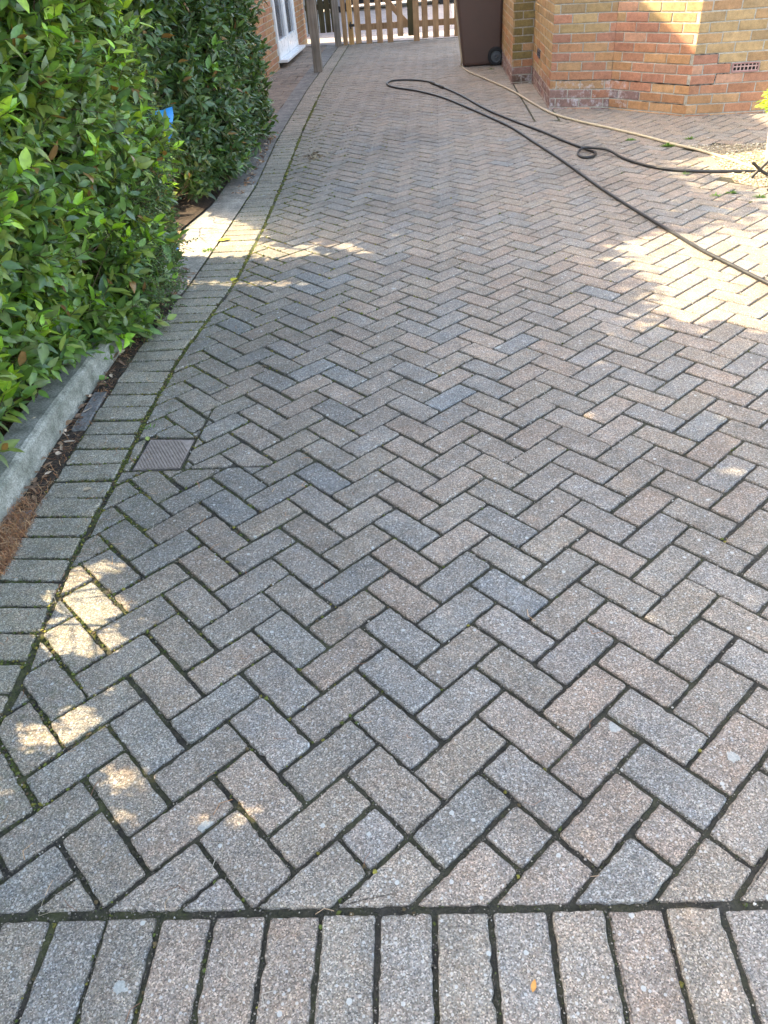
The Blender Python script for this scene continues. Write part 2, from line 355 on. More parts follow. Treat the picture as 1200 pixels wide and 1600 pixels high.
def block(P, detail, tone=None, jz=None):
    x_ = sum(p[0] for p in P)/len(P); y_ = sum(p[1] for p in P)/len(P)
    loose = math.exp(-(max(0, x_+1.0)/.45)**2)*(1 if y_ < 3 else .4)
    P = inset(P, (.0045 if y_ < 1.8 else max(.0043, .0045-.0012*(y_-1.8)))+rng.uniform(-.0008, .0014)+.0016*loose*rng.random())
    if len(P) >= 3:
        an = rng.normal(0, .004+.014*loose); ca, sa = math.cos(an), math.sin(an); ox, oy = rng.normal(0, .0006+.0014*loose, 2)
        P = [(x_+(p[0]-x_)*ca-(p[1]-y_)*sa+ox, y_+(p[0]-x_)*sa+(p[1]-y_)*ca+oy) for p in P]
    if len(P) < 3 or abs(area(P)) < 3e-4: return
    cx = sum(p[0] for p in P)/len(P); cy = sum(p[1] for p in P)/len(P)
    c = np.array(PAL[rng.integers(len(PAL))] if tone is None else tone)*rng.uniform(.945, 1.07)*np.array([1.27, 1.225, 1.13])
    if tone is None and rng.random() < .06: c = c*np.array([.9, .98, 1.06])
    # green-grey cast of the shaded left edge (weathering, algae)
    k = math.exp(-((cx-lx(INNER, cy))/.35)**2)*.45
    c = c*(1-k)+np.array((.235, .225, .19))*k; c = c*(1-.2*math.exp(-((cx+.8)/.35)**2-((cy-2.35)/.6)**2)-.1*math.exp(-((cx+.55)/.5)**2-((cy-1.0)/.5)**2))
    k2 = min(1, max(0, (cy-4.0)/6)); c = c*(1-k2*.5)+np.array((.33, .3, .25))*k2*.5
    rc = .007 if detail else .006
    # chamfer the corners in plan
    Q = []
    n = len(P)
    for i in range(n):
        a = np.array(P[i-1]); b = np.array(P[i]); d = np.array(P[(i+1) % n])
        r = rc*rng.uniform(.5, 1.6)
        la, ld = np.hypot(*(a-b)), np.hypot(*(d-b)); r = min(r, la*.4, ld*.4)
        p0 = b+(a-b)/la*r; p2 = b+(d-b)/ld*r
        if detail: Q += [p0, (p0+p2)/2*.45+b*.55, p2]
        else: Q += [p0, p2]
    if detail:
        R2 = []
        for i in range(len(Q)):
            a, b = Q[i], Q[(i+1) % len(Q)]; L = np.hypot(*(b-a)); k = max(1, int(L/.012))
            nrm = np.array([(b-a)[1], -(b-a)[0]])/(L+1e-9)
            for j in range(k):
                t = j/k; p = a+(b-a)*t
                amp = .0019*fbm(p[0]*55, p[1]*55, 3.1)+.0012*rng.normal()*.6-(.0045*rng.random() if rng.random() < .035 else 0)
                if j == 0: amp *= .4
                R2.append(p+nrm*amp)
        Q = R2
    if len(Q) < 3: return
    Q = np.array(Q); ctr = Q.mean(0)
    tx, ty = rng.normal(0, .012 if cy < 2.5 else .006, 2); z0 = rng.normal(0, .0014 if cy < 2.5 else .0007) if jz is None else jz
    zt = lambda q, base: base+z0+(q[:, 0]-ctr[0])*tx+(q[:, 1]-ctr[1])*ty
    def shrink(d):
        v = Q-ctr; L = np.hypot(v[:, 0], v[:, 1])[:, None]
        # move every rim point inward along the averaged edge normals
        e = np.roll(Q, -1, 0)-np.roll(Q, 1, 0); e /= np.hypot(e[:, 0], e[:, 1])[:, None]+1e-9
        nn = np.stack([-e[:, 1], e[:, 0]], 1); return Q+nn*d
    r0 = Q; r1 = shrink(.0013); r2 = shrink(.0042)
    k = len(Q)
    rings = [np.column_stack([r0, zt(r0, -.026)]), np.column_stack([r0, zt(r0, -.0046)]), np.column_stack([r1, zt(r1, -.0016)]), np.column_stack([r2, zt(r2, 0)])]
    V = np.concatenate(rings); Fc = [(a*k+i, a*k+(i+1) % k, (a+1)*k+(i+1) % k, (a+1)*k+i) for a in range(3) for i in range(k)]
    Fc.append(tuple(range(3*k, 4*k)))
    dirt = np.ones(4*k); C4 = np.tile(c, (4*k, 1)); blocks.add(V, Fc, C4)
    ms = mossiness(cx, cy); bmoss.append(np.concatenate([np.full(2*k, min(1, ms*1.6)), np.full(k, min(1, ms*1.1)), np.full(k, ms*.5)]))
    if cy < 8:
        for i in range(k):
            a = Q[i]; b = Q[(i+1) % k]; L = np.hypot(*(b-a))
            nm = np.array([(b-a)[1], -(b-a)[0]])/(L+1e-9)*.004
            for _ in range(max(1, int(L/.012))): joint_pts.append((a+(b-a)*rng.random())+nm)
def minus_cover(P):
    """list of the convex pieces of P that lie outside the inspection cover"""
    out = []; Q = P
    for i in range(4):
        a, b = COVER[i], COVER[(i+1) % 4]
        o = clip(Q, a, b, -1, .004)
        if len(o) >= 3: out.append(o)
        Q = clip(Q, a, b, 1, -.004)
        if len(Q) < 3: break
    return out
ROW0 = lambda x: -.144+.0407*x   # top edge of the soldier course across the near edge
WALLX = 1.2
r2 = math.sqrt(2); e1 = np.array([1, 1])/r2; e2 = np.array([-1, 1])/r2
for col in range(-8, 16):
    for k in range(-8, 132):
        T = np.array([col*2*r2, k*r2])
        quads = [[T, T-e2, T+2*e1-e2, T+2*e1], [T, T+e1, T+e1+2*e2, T+2*e2]]
        if k < 0:
            if col >= 0: quads = [[T+e2, T+e1+e2, T+e1+2*e2, T+2*e2], [T-3*e1, T+e1, T+e1+e2, T-3*e1+e2], [T-3*e1+e2, T+e2, T+2*e2, T-3*e1+2*e2]] if k == -1 else []
            elif col == -1: quads = quads[1:]
        for quad in quads:
            P = [pat(*q) for q in quad]; cx = sum(p[0] for p in P)/4; cy = sum(p[1] for p in P)/4
            if cx < lx(INNER, cy)-.25 or cx > 4.0 or cy > 15.2 or cy < -.4: continue
            if cy > 7.75 and cx > 1.2: continue
            if cx > 2.3 and cy > 6.75: continue
            if cy > 9.0 and cx > 1.05: continue
            if cy > 11.7 and cx > .95 : continue
            if inpoly(cx, cy, GRAVEL): continue
            if cy > 10.6 and abs(cx) > 2.2: continue
            a, b = seg(INNER, cy); P = clip(P, a, b, -1, .002)
            if len(P) < 3: continue
            P = clip(P, (-3, ROW0(-3)), (3, ROW0(3)), 1, .003)
            if len(P) < 3: continue
            # the straight-laid strip beside the house wall
            if cy > 6.8 and cx > .55:
                P = clip(P, (.955, 6.8), (.90, 11), 1, .002) if cx < 1.06 or cy > 7.6 else clip(P, (1.172, 6.8), (1.172, 11), -1, .002)
                if len(P) < 3: continue
            P = clip(P, (-5, 14.6), (5, 13.57), -1, 0)
            if len(P) < 3: continue
            L = [P]
            if -1.3 < cx < -.6 and 1.15 < cy < 1.8: L = minus_cover(P)
            for q in L: block(q, cy < 2.2)
# soldier course along the near edge
JX = [-1.0+.1, ]
x = -.985
while x < 1.6:
    wd = .1035+rng.normal(0, .0008); sh = .012*rng.normal()*.15
    ya, yb = ROW0(x), ROW0(x+wd)
    block([(x+.006, ya-.212), (x+wd+.006, yb-.212), (x+wd, yb-.002), (x, ya-.002)], True, tone=PAL[rng.integers(4)] if rng.random() < .7 else None); x += wd
# the course continues to the left of the corner, and a second course nearer the street
for r in range(1, 4):
    x = -1.6
    while x < 1.7:
        ya = ROW0(x)-.214*r; block([(x, ya-.21), (x+.1035, ya-.206), (x+.1035, ya+.002), (x, ya-.002)], False); x += .1035
# soldier course up the left side
y = -.16
while y < 14.15:
    h = .1035+rng.normal(0, .001); xi, xo = lx(INNER, y), lx(OUTER, y); xi2, xo2 = lx(INNER, y+h), lx(OUTER, y+h)
    tone = np.array((.24, .23, .2))*rng.uniform(.88, 1.12) if y < 7 else np.array((.25, .225, .195))*rng.uniform(.88, 1.12)
    block([(xo-.0, y+.004), (xi-.006, y), (xi2-.006, y+h), (xo2, y+h+.004)], y < 3, tone=tone, jz=None); y += h
# straight-laid strip beside the house wall
y = 6.86
while y < 11.3:
    x0 = .955-.012*(y-6.8); block([(x0+.004, y), (1.17, y), (1.17, y+.2), (x0+.002, y+.2)], False); y += .206
drive = blocks.build('driveway', M_PAVER)
am = drive.data.attributes.new('Moss', 'FLOAT', 'POINT'); am.data.foreach_set('value', np.concatenate(bmoss).astype(np.float32))
tag(drive, kind='structure')

def sheet(name, pts, z, mat, kind='structure', col=(1, 1, 1)):
    mb = MB(); mb.add([(p[0], p[1], z) for p in pts], [tuple(range(len(pts)))], col); o = mb.build(name, mat); return tag(o, kind=kind)
# jointing sand: gently uneven sheet with soil colour and moss
def mat_joint():
    m, n, l, b = newmat('joint_sand'); co = coord(n)
    at = N(n, 'ShaderNodeAttribute', attribute_name='Col'); t = tex(n, l, 'ShaderNodeTexNoise', 70, co, Detail=6.0, Roughness=.7)
    c = ramp(n, l, t.outputs[0], [(.3, (.02, .018, .015)), (.7, (.075, .066, .053))]).outputs[0]
    c = mixc(n, l, c, ramp(n, l, t.outputs[0], [(.3, (.07, .06, .047)), (.7, (.17, .15, .118))]).outputs[0], mth(n, l, 'MULTIPLY', sep(n, l, at.outputs['Color']).outputs[1], .08))
    t2 = tex(n, l, 'ShaderNodeTexNoise', 7, co, Detail=5.0, Roughness=.65)
    mk = mth(n, l, 'MULTIPLY', ramp(n, l, t2.outputs[0], [(.42, 0), (.6, 1)]).outputs[0], sep(n, l, at.outputs['Color']).outputs[0])
    mc = ramp(n, l, t.outputs[0], [(.35, (.045, .06, .014)), (.65, (.13, .145, .035))]).outputs[0]
    c = mixc(n, l, c, mc, mk); l.new(c, b.inputs['Base Color']); b.inputs['Roughness'].default_value = .95
    bump(n, l, b, t.outputs[0], 1, .012); return m
mb = MB(); nx, ny = 66, 170; x0, x1, y0, y1 = -1.9, 4.2, -1.3, 16.4
V = []; Cc = []
for j in range(ny):
    for i in range(nx):
        x = x0+(x1-x0)*i/(nx-1); y = y0+(y1-y0)*(j/(ny-1))**1.5
        sandy = min(1, max(0, (y-1.2)/2.6, (x-.3)/1.6)); x = max(x, lx(OUTER, y)-.02+.0001*i); V.append((x, y, min(-.0034, -.0078+.0022*sandy+.0018*fbm(x, y, 0, 9)))); mo = min(1, mossiness(x, y)+.2+(.12 if y > 4 else 0)); Cc.append((mo, sandy, mo))
mb.add(V, [(j*nx+i, j*nx+i+1, (j+1)*nx+i+1, (j+1)*nx+i) for j in range(ny-1) for i in range(nx-1)], np.array(Cc))
tag(mb.build('joint_sand', mat_joint(), smooth=True), kind='structure')
tag(sheet('ground', [(-250, -250), (250, -250), (250, 250), (-250, 250)], -.06, mat_noise('open_ground', (.12, .11, .1), (.2, .185, .165), 3, sp=(60, .3))), kind='structure')

# crumbs of sand, grit and debris packed along the joints
OCV = np.array([(1, 0, 0), (-1, 0, 0), (0, 1, 0), (0, -1, 0), (0, 0, 1), (0, 0, -1)], float); OCF = [(0, 2, 4), (2, 1, 4), (1, 3, 4), (3, 0, 4), (2, 0, 5), (1, 2, 5), (3, 1, 5), (0, 3, 5)]
JQ = np.array(joint_pts); JQ = JQ[(JQ[:, 1] < 3.2) & (JQ[:, 1] > -.4)]; jw = np.exp(-np.maximum(0, JQ[:, 1])/1.3)+.1; pick = rng.choice(len(JQ), 46000, p=jw/jw.sum()); JQ = JQ[pick]
lf = np.exp(-(np.maximum(0, JQ[:, 0]+1.0)/.35)**2); sprd = .0036+.006*lf*(rng.random(len(JQ)) < .35); n = len(JQ)
P = JQ+rng.normal(0, 1, (n, 2))*sprd[:, None]; s_ = rng.uniform(.0007, .0023, n)*(1+.3*lf)
V = OCV[None]*s_[:, None, None]*rng.uniform(.6, 1.3, (n, 6, 1))+np.column_stack([P, -.0055+rng.random(n)*.0065])[:, None, :]
Cc = np.array([(.035, .03, .024), (.075, .064, .05), (.13, .11, .088), (.28, .245, .2), (.06, .07, .022)])[rng.choice(5, n, p=[.33, .3, .17, .08, .12])]*rng.uniform(.7, 1.3, (n, 1))
mb = MB(); mb.add_inst(V, OCF, Cc); tag(mb.build('joint_crumbs', mat_attr('crumbs', .95)), 'dark crumbs of soil and sand packed in the joints of the near driveway', 'soil', kind='stuff')
# moss cushions in the joints
ico = bmesh.new(); bmesh.ops.create_icosphere(ico, subdivisions=1, radius=1); ICV = np.array([v.co[:] for v in ico.verts]); ICF = [tuple(v.index for v in f.verts) for f in ico.faces]; ico.free()
JP = np.array(joint_pts); rng.shuffle(JP)
sel = []
for p in JP[:90000]:
    ns = fbm(p[0]*5, p[1]*5, 1.7)
    pr = mossiness(p[0], p[1])*1.0*(1 if ns > -.05 else .12)+(.035 if ns > .2 else 0)
    if p[1] > 6: pr *= .6
    if rng.random() < pr*.8 and p[0] > lx(OUTER, p[1])-.02: sel.append(p)
sel = np.array(sel[:14000]); yy = 1.2+rng.random(5200)**.8*8; ex = np.column_stack([[lx(INNER, a) for a in yy]+rng.normal(.001, .0055, 5200), yy]); ex = ex[np.array([fbm(a[1]*2.2, 0, 8) > -.12 for a in ex])]
ne = len(ex); sel = np.concatenate([sel, ex])
n = len(sel); sz = rng.uniform(.0022, .0055, n)*(1+.5*(sel[:, 1] > 2.5)+.3*(sel[:, 1] > 4.5)); V = ICV[None]*sz[:, None, None]*np.array([1, 1, .7])+rng.normal(0, 1, (n, 12, 3))*sz[:, None, None]*.22
V += np.column_stack([sel+rng.normal(0, .002, (n, 2)), np.full(n, -.0065)+rng.uniform(0, .0045, n)])[:, None, :]
base = np.array([(.06, .08, .016), (.1, .115, .022), (.17, .15, .03), (.085, .06, .028)]); Cc = base[rng.choice(4, n, p=[.3, .27, .23, .2])]*rng.uniform(.7, 1.3, (n, 1))
mb = MB(); mb.add_inst(V, ICF, Cc); o = mb.build('moss', M_MOSS, smooth=False); tag(o, 'green and olive moss cushions filling the joints along the left edge of the driveway', 'moss', kind='stuff')

# ------------------------------------------------------------------ concrete kerb, path and beds on the left
def ribbon(mb, L, R_, z, c, zl=None, ydiv=.12):
    y = L[0][1]; V = []
    ys = np.arange(max(L[0][1], R_[0][1]), min(L[-1][1], R_[-1][1]), ydiv)
    for y in ys:
        xl, xr = lx(L, y), lx(R_, y)
        for k in range(5):
            x = xl+(xr-xl)*k/4; V.append((x, y, z+.002*fbm(x, y, 2, 4)))
    n = len(ys); mb.add(V, [(j*5+i, j*5+i+1, (j+1)*5+i+1, (j+1)*5+i) for j in range(n-1) for i in range(4)], c)
# raised kerb in front of the near hedge
KI = [(-1.292, -0.592), (-1.321, 0.491), (-1.361, 1.014), (-1.405, 1.651), (-1.408, 2.077), (-1.415, 2.527), (-1.429, 3.483)]
kp = [(0, -.05), (0, .088), (-.008, .1), (-.02, .106), (-.115, .108), (-.12, .1), (-.12, -.05)]
mb = MB(); ys = np.arange(-.58, 3.3, .05); V = []
for y in ys:
    for (dx, z) in kp: V.append((lx(KI, y)+dx+.003*fbm(y, z, 1, 12), y, z+(.003*fbm(y*6, dx*20, 5))))
k = len(kp); mb.add(V, [(j*k+i, j*k+i+1, (j+1)*k+i+1, (j+1)*k+i) for j in range(len(ys)-1) for i in range(k-1)]+[tuple(range(k)), tuple(range((len(ys)-1)*k, len(ys)*k))[::-1]])
tag(mb.build('kerb', M_CONC, smooth=False), kind='structure')
# soil gutter between kerb and blocks
mb = MB(); ribbon(mb, [(x-.03, y) for x, y in KI[:-1]]+[(-1.46, 3.4)], OUTER, -.006, (1, 1, 1), ydiv=.05); tag(mb.build('gutter_soil', M_SOIL, smooth=True), kind='structure')
# concrete haunching (flush with the blocks) from the hedge gap to the gate
PATHL = [(-1.625, 3.012), (-1.639, 3.775), (-1.616, 4.153), (-1.551, 4.716), (-1.599, 6.21), (-1.648, 7.592), (-1.743, 10.301), (-1.848, 14.653)]
mb = MB(); ribbon(mb, PATHL, [(x-.004, y) for x, y in OUTER if y < 5.2]+[(-1.33, 5.25)], .001, (2.0, 1.85, 1.6), ydiv=.1); ribbon(mb, [(lx(PATHL, 5.18), 5.18)]+PATHL[5:], [(lx(OUTER, 5.18)-.004, 5.18)]+[(x-.004, y) for x, y in OUTER if y > 5.184], .0005, (1.2, 1.17, 1.1), ydiv=.1); tag(mb.build('concrete_strip', M_OLDC, smooth=True), kind='structure')
# slivers of concrete slab lying in the gutter
for (xa, ya, ln, wd) in ((-1.352, 1.79, .3, .055), (-1.315, 1.02, .2, .05)):
    mb = MB(); box(mb, xa-wd/2, xa+wd/2, ya-ln/2, ya+ln/2, -.02, .004, (1, 1, 1), rotz(.06), .003); tag(mb.build('gutter_slab', M_OLDC), kind='structure')
# soil under the hedges
sheet('hedge_soil', [(-2.6, -1.2), (-1.36, -1.2), (-1.43, 1.7), (-1.45, 3.3), (-1.6, 3.45), (-1.62, 4.15), (-1.55, 4.7), (-1.6, 6.2), (-1.64, 7.2), (-2.6, 7.2)], .012, M_SOIL)
# terracotta slab in the gap between the hedges
mb = MB(); box(mb, -2.05, -1.575, 3.6, 4.06, -.02, .024, (1.3, .75, .5), rotz(.02), .006); tag(mb.build('step_slab', mat_noise('terracotta', (.48, .24, .12), (.62, .36, .2), 12, sp=(120, .15))), kind='structure')
# neighbour's paved path beside the house: brownish slabs
mb = MB(); y = 6.7; r = 0
while y < 14.9:
    x = -2.3+(.15 if r % 2 else 0)-.3
    while x < -1.75:
        c = np.array((1.5, 1.2, .95))*rng.uniform(.85, 1.15); box(mb, x+.004, x+.296, y+.004, y+.296, -.03, -.007+rng.normal(0, .0008), c, None, .003); x += .3
    y += .3; r += 1
tag(mb.build('side_path', M_OLDC), kind='structure')
sheet('neighbour_yard', [(-14, -12), (-2.45, -12), (-2.45, 6.7), (-2.45, 27), (-14, 27)], .004, mat_noise('yard_concrete', (.26, .25, .23), (.36, .35, .32), 4, sp=(90, .15)))
# yard behind the gate
sheet('yard', [(-2.44, 14.5), (6, 13.3), (8, 42), (-2.44, 42)], .002, mat_noise('yard_paving', (.26, .21, .19), (.38, .32, .29), 5, sp=(80, .2)))
sheet('street', [(-30, -30), (30, -30), (30, -1.05), (-2.44, -1.05)], -.03, mat_noise('asphalt', (.04, .04, .042), (.07, .07, .072), 8, sp=(200, .4)))
# ------------------------------------------------------------------ inspection cover
cr = thing('drain_cover', 'small brown ribbed inspection cover set in the left edge of the driveway', 'drain cover', (-.938, 1.45, 0))
mb = MB(); cvt = [np.array(p) for p in inset(COVER, .003)]
mb.add([(*p, -.0035) for p in cvt]+[(*p, -.03) for p in cvt], [(0, 1, 2, 3), (0, 4, 5, 1), (1, 5, 6, 2), (2, 6, 7, 3), (3, 7, 4, 0)]); under(mb.build('plate', M_IRON), cr)
mb = MB()
cvi = inset(COVER, .010)
for i in range(-16, 26):     # chevron ribs
    a = i*.0125
    for (dx, dy, sgn) in ((1, 1, 1),):
        p0 = np.array([-1.065+a, 1.30]); d = np.array([.62, -1.0]); d /= np.hypot(*d); nn = np.array([-d[1], d[0]])
        P = [tuple(p0-d*.5-nn*.0028), tuple(p0+d*.5-nn*.0028), tuple(p0+d*.5+nn*.0028), tuple(p0-d*.5+nn*.0028)]
        for q in range(4):
            if area(cvi) < 0: cvi = cvi[::-1]
            P = clip(P, cvi[q], cvi[(q+1) % 4], 1, 0) if len(P) >= 3 else P
        if len(P) < 3: continue
        for s0, s1 in ((0, .42), (.45, 1)):
            k = len(P); mb.add([(*p, .0006) for p in P]+[(*p, -.004) for p in P], [tuple(range(k))]+[(i_, i_+k, (i_+1) % k+k, (i_+1) % k) for i_ in range(k)]); break
under(mb.build('ribs', M_IRON), cr)
mb = MB(); k = len(COVER); oc = COVER; ic = inset(COVER, .0035)
mb.add([(*p, -.001) for p in oc]+[(*p, -.001) for p in ic]+[(*p, -.012) for p in ic], [(i, (i+1) % 4, (i+1) % 4+4, i+4) for i in range(4)]+[(i+4, (i+1) % 4+4, (i+1) % 4+8, i+8) for i in range(4)]); under(mb.build('frame', M_STEEL), cr)

# ------------------------------------------------------------------ leaves
def leaf_template(shape=1.0):
    ts = [0, .2, .45, .72, 1.0]; ws = [0, .72, 1.0, .68, 0]; V = [(0, 0, 0)]; idx = {}
    V = []; rib = []; lf = []; rt = []
    for t, w_ in zip(ts, ws):
        rib.append(len(V)); V.append((0, t, 0))
        if w_ > 0:
            lf.append(len(V)); V.append((-w_*.5, t-.01, 1)); rt.append(len(V)); V.append((w_*.5, t-.01, 1))
    Fc = [(rib[0], lf[0], rib[1]), (rib[0], rib[1], rt[0])]
    for i in range(2):
        Fc += [(rib[i+1], lf[i], lf[i+1], rib[i+2]), (rib[i+1], rib[i+2], rt[i+1], rt[i])]
    Fc += [(rib[3], lf[2], rib[4]), (rib[3], rib[4], rt[2])]
    return np.array(V, float), Fc
LT, LF = leaf_template()
SMT = np.array([(0, 0, 0), (-.5, .5, .15), (0, 1, 0), (.5, .5, .15)], float); SMF = [(0, 3, 2, 1)]
def unit(a): return a/(np.linalg.norm(a, axis=-1, keepdims=True)+1e-9)
def put_leaves(mb, P, D, UPN, L, W, C_, tmpl='big', curl=None):
    """P base, D direction, UPN approx leaf normal; arrays of n"""
    n = len(P); D = unit(D); X = unit(np.cross(D, UPN)); Z = np.cross(X, D)
    if tmpl == 'big': T, F_ = LT, LF
    else: T, F_ = SMT, SMF
    fold = rng.uniform(.08, .38, n); cu = rng.normal(.10, .16, n) if curl is None else curl
    wav = rng.normal(0, .035, (n, len(T)))
    x = T[None, :, 0]*W[:, None]; y = T[None, :, 1]*L[:, None]
    z = T[None, :, 2]*(W*fold)[:, None]*.5-(T[None, :, 1]**2)*(L*cu)[:, None]+wav*W[:, None]
    side = (rng.normal(0, .07, n)*L)[:, None]*T[None, :, 1]**2
    V = P[:, None, :]+(x+side)[..., None]*X[:, None, :]+y[..., None]*D[:, None, :]+z[..., None]*Z[:, None, :]
    if tmpl == 'big':
        CC = np.repeat(C_[:, None, :], len(T), 1); CC[:, T[:, 0] == 0] *= 1.18
        mb.add_inst(V, F_, CC)
    else: mb.add_inst(V, F_, C_)
# tunnels: gaps in the hedges that real rays of sun pass through (each ends on the ground at t)
TUN = [((-0.993, 0.81), 0.045), ((-0.926, 0.829), 0.038), ((-0.993, 0.703), 0.064), ((-0.897, 0.673), 0.064), ((-0.958, 0.572), 0.064), ((-0.867, 0.537), 0.07), ((-1.009, 0.538), 0.038), ((-0.878, 0.244), 0.058), ((-0.807, 0.278), 0.051), ((-0.624, 0.131), 0.045), ((-0.909, 0.098), 0.026), ((-0.604, 0.019), 0.038), ((-0.766, 0.351), 0.026), ((-0.351, 0.048), 0.023), ((-0.704, 0.604), 0.026), ((-0.656, 3.08), 0.03), ((-0.796, 3.104), 0.05), ((-0.916, 3.116), 0.045), ((-1.047, 3.138), 0.05), ((-1.178, 3.152), 0.05), ((-1.299, 3.174), 0.05), ((-0.746, 3.177), 0.02), ((-0.546, 3.218), 0.02), ((-0.297, 3.352), 0.02), ((-0.445, 3.592), 0.025), ((-0.197, 3.818), 0.025)]
def open_mask(P, extra=0.0):
    keep = np.ones(len(P), bool)
    for (tx, ty), r in TUN:
        q = P-np.array([tx, ty, 0]); t = q@SUNV; d = np.linalg.norm(q-t[:, None]*SUNV, axis=1)
        keep &= ~(d < r+extra)
    # the opening between the two hedges: sun reaches the concrete wedge
    t = P[:, 2]/SUNV[2]; gx = P[:, 0]-t*SUNV[0]; gy = P[:, 1]-t*SUNV[1]
    wedge = (gx > -1.75) & (gx < -.86+extra) & (gy > 3.79-extra*.8-.06*(gx+1.5)) & (gy < 3.86+extra+(-.80-gx)*.95) & (P[:, 2] < 1.35)
    wig = np.array([fbm(a*9, b*9, 4) for a, b in zip(gx[wedge], gy[wedge])]); lim = np.where(gx[wedge] > -1.05, -.1, -9)
    idx = np.where(wedge)[0][wig > lim]; keep[idx] = False
    return keep
def colours(n, young, kind):
    if kind == 'front':
        B = np.array([(.095, .185, .042), (.135, .24, .048), (.075, .145, .055), (.2, .265, .06), (.155, .21, .09)]); Y = np.array([(.24, .44, .045), (.2, .4, .05), (.33, .48, .06)])
        c = B[rng.choice(5, n, p=[.27, .27, .16, .15, .15])]
    else:
        B = np.array([(.045, .095, .029), (.064, .12, .035), (.047, .088, .04), (.088, .142, .04), (.115, .15, .072)]); Y = np.array([(.13, .26, .04), (.1, .2, .04)])
        c = B[rng.choice(5, n, p=[.3, .25, .2, .15, .1])]
    c = np.where(young[:, None], Y[rng.choice(len(Y), n)], c)*rng.uniform(.75, 1.3, (n, 1))
    br = rng.random(n) < .014; c[br] = np.array((.28, .15, .06))*rng.uniform(.6, 1.2, (br.sum(), 1)); return c
def shoots(mb, tw, P, D, nl, L, W, kind, youngp=.1):
    """leafy shoots: P tips' bases, D outward directions"""
    n = len(P); D = unit(D); yg = rng.random(n) < youngp
    A = unit(np.cross(D, unit(rng.normal(0, 1, (n, 3))))); B = np.cross(D, A)
    SL = rng.uniform(.07, .16, n)*(L/.085); ang0 = rng.uniform(0, 6.28, n)
    for k in range(nl):
        t = (k+.5)/nl; a = ang0+k*2.4
        rad = np.cos(a)[:, None]*A+np.sin(a)[:, None]*B
        open_ = 1.25-.75*t+rng.normal(0, .3, n)
        d = unit(D*np.cos(open_)[:, None]+rad*np.sin(open_)[:, None]+np.array([0, 0, .02]))
        p = P+D*(SL*t)[:, None]
        sc_ = rng.uniform(.62, 1.25, n); ln = L*(1-.35*t)*sc_*rng.uniform(.9, 1.1, n); wd = W*(1-.25*t)*sc_*rng.uniform(.8, 1.2, n)
        up = D*.8+np.array([0, 0, .6])+rng.normal(0, .2, (n, 3))
        c = colours(n, yg & (t > .3), kind)
        m = open_mask(p+d*(ln*.5)[:, None], .01)
        put_leaves(mb, p[m], d[m], up[m], ln[m], wd[m], c[m])
    if tw is not None:
        m = open_mask(P)
        P0 = P-D*rng.uniform(.05, .14, n)[:, None]+rng.normal(0, .01, (n, 3)); P1 = P+D*SL[:, None]
        tri = [(1, 0), (-.5, .87), (-.5, -.87)]; r = .0022
        V = np.stack([P0+(A*a+B*b)*r for a, b in tri]+[P1+(A*a+B*b)*r*.5 for a, b in tri], 1)[m]
        tw.add_inst(V, [(0, 1, 4, 3), (1, 2, 5, 4), (2, 0, 3, 5)], np.ones((len(V), 3)))
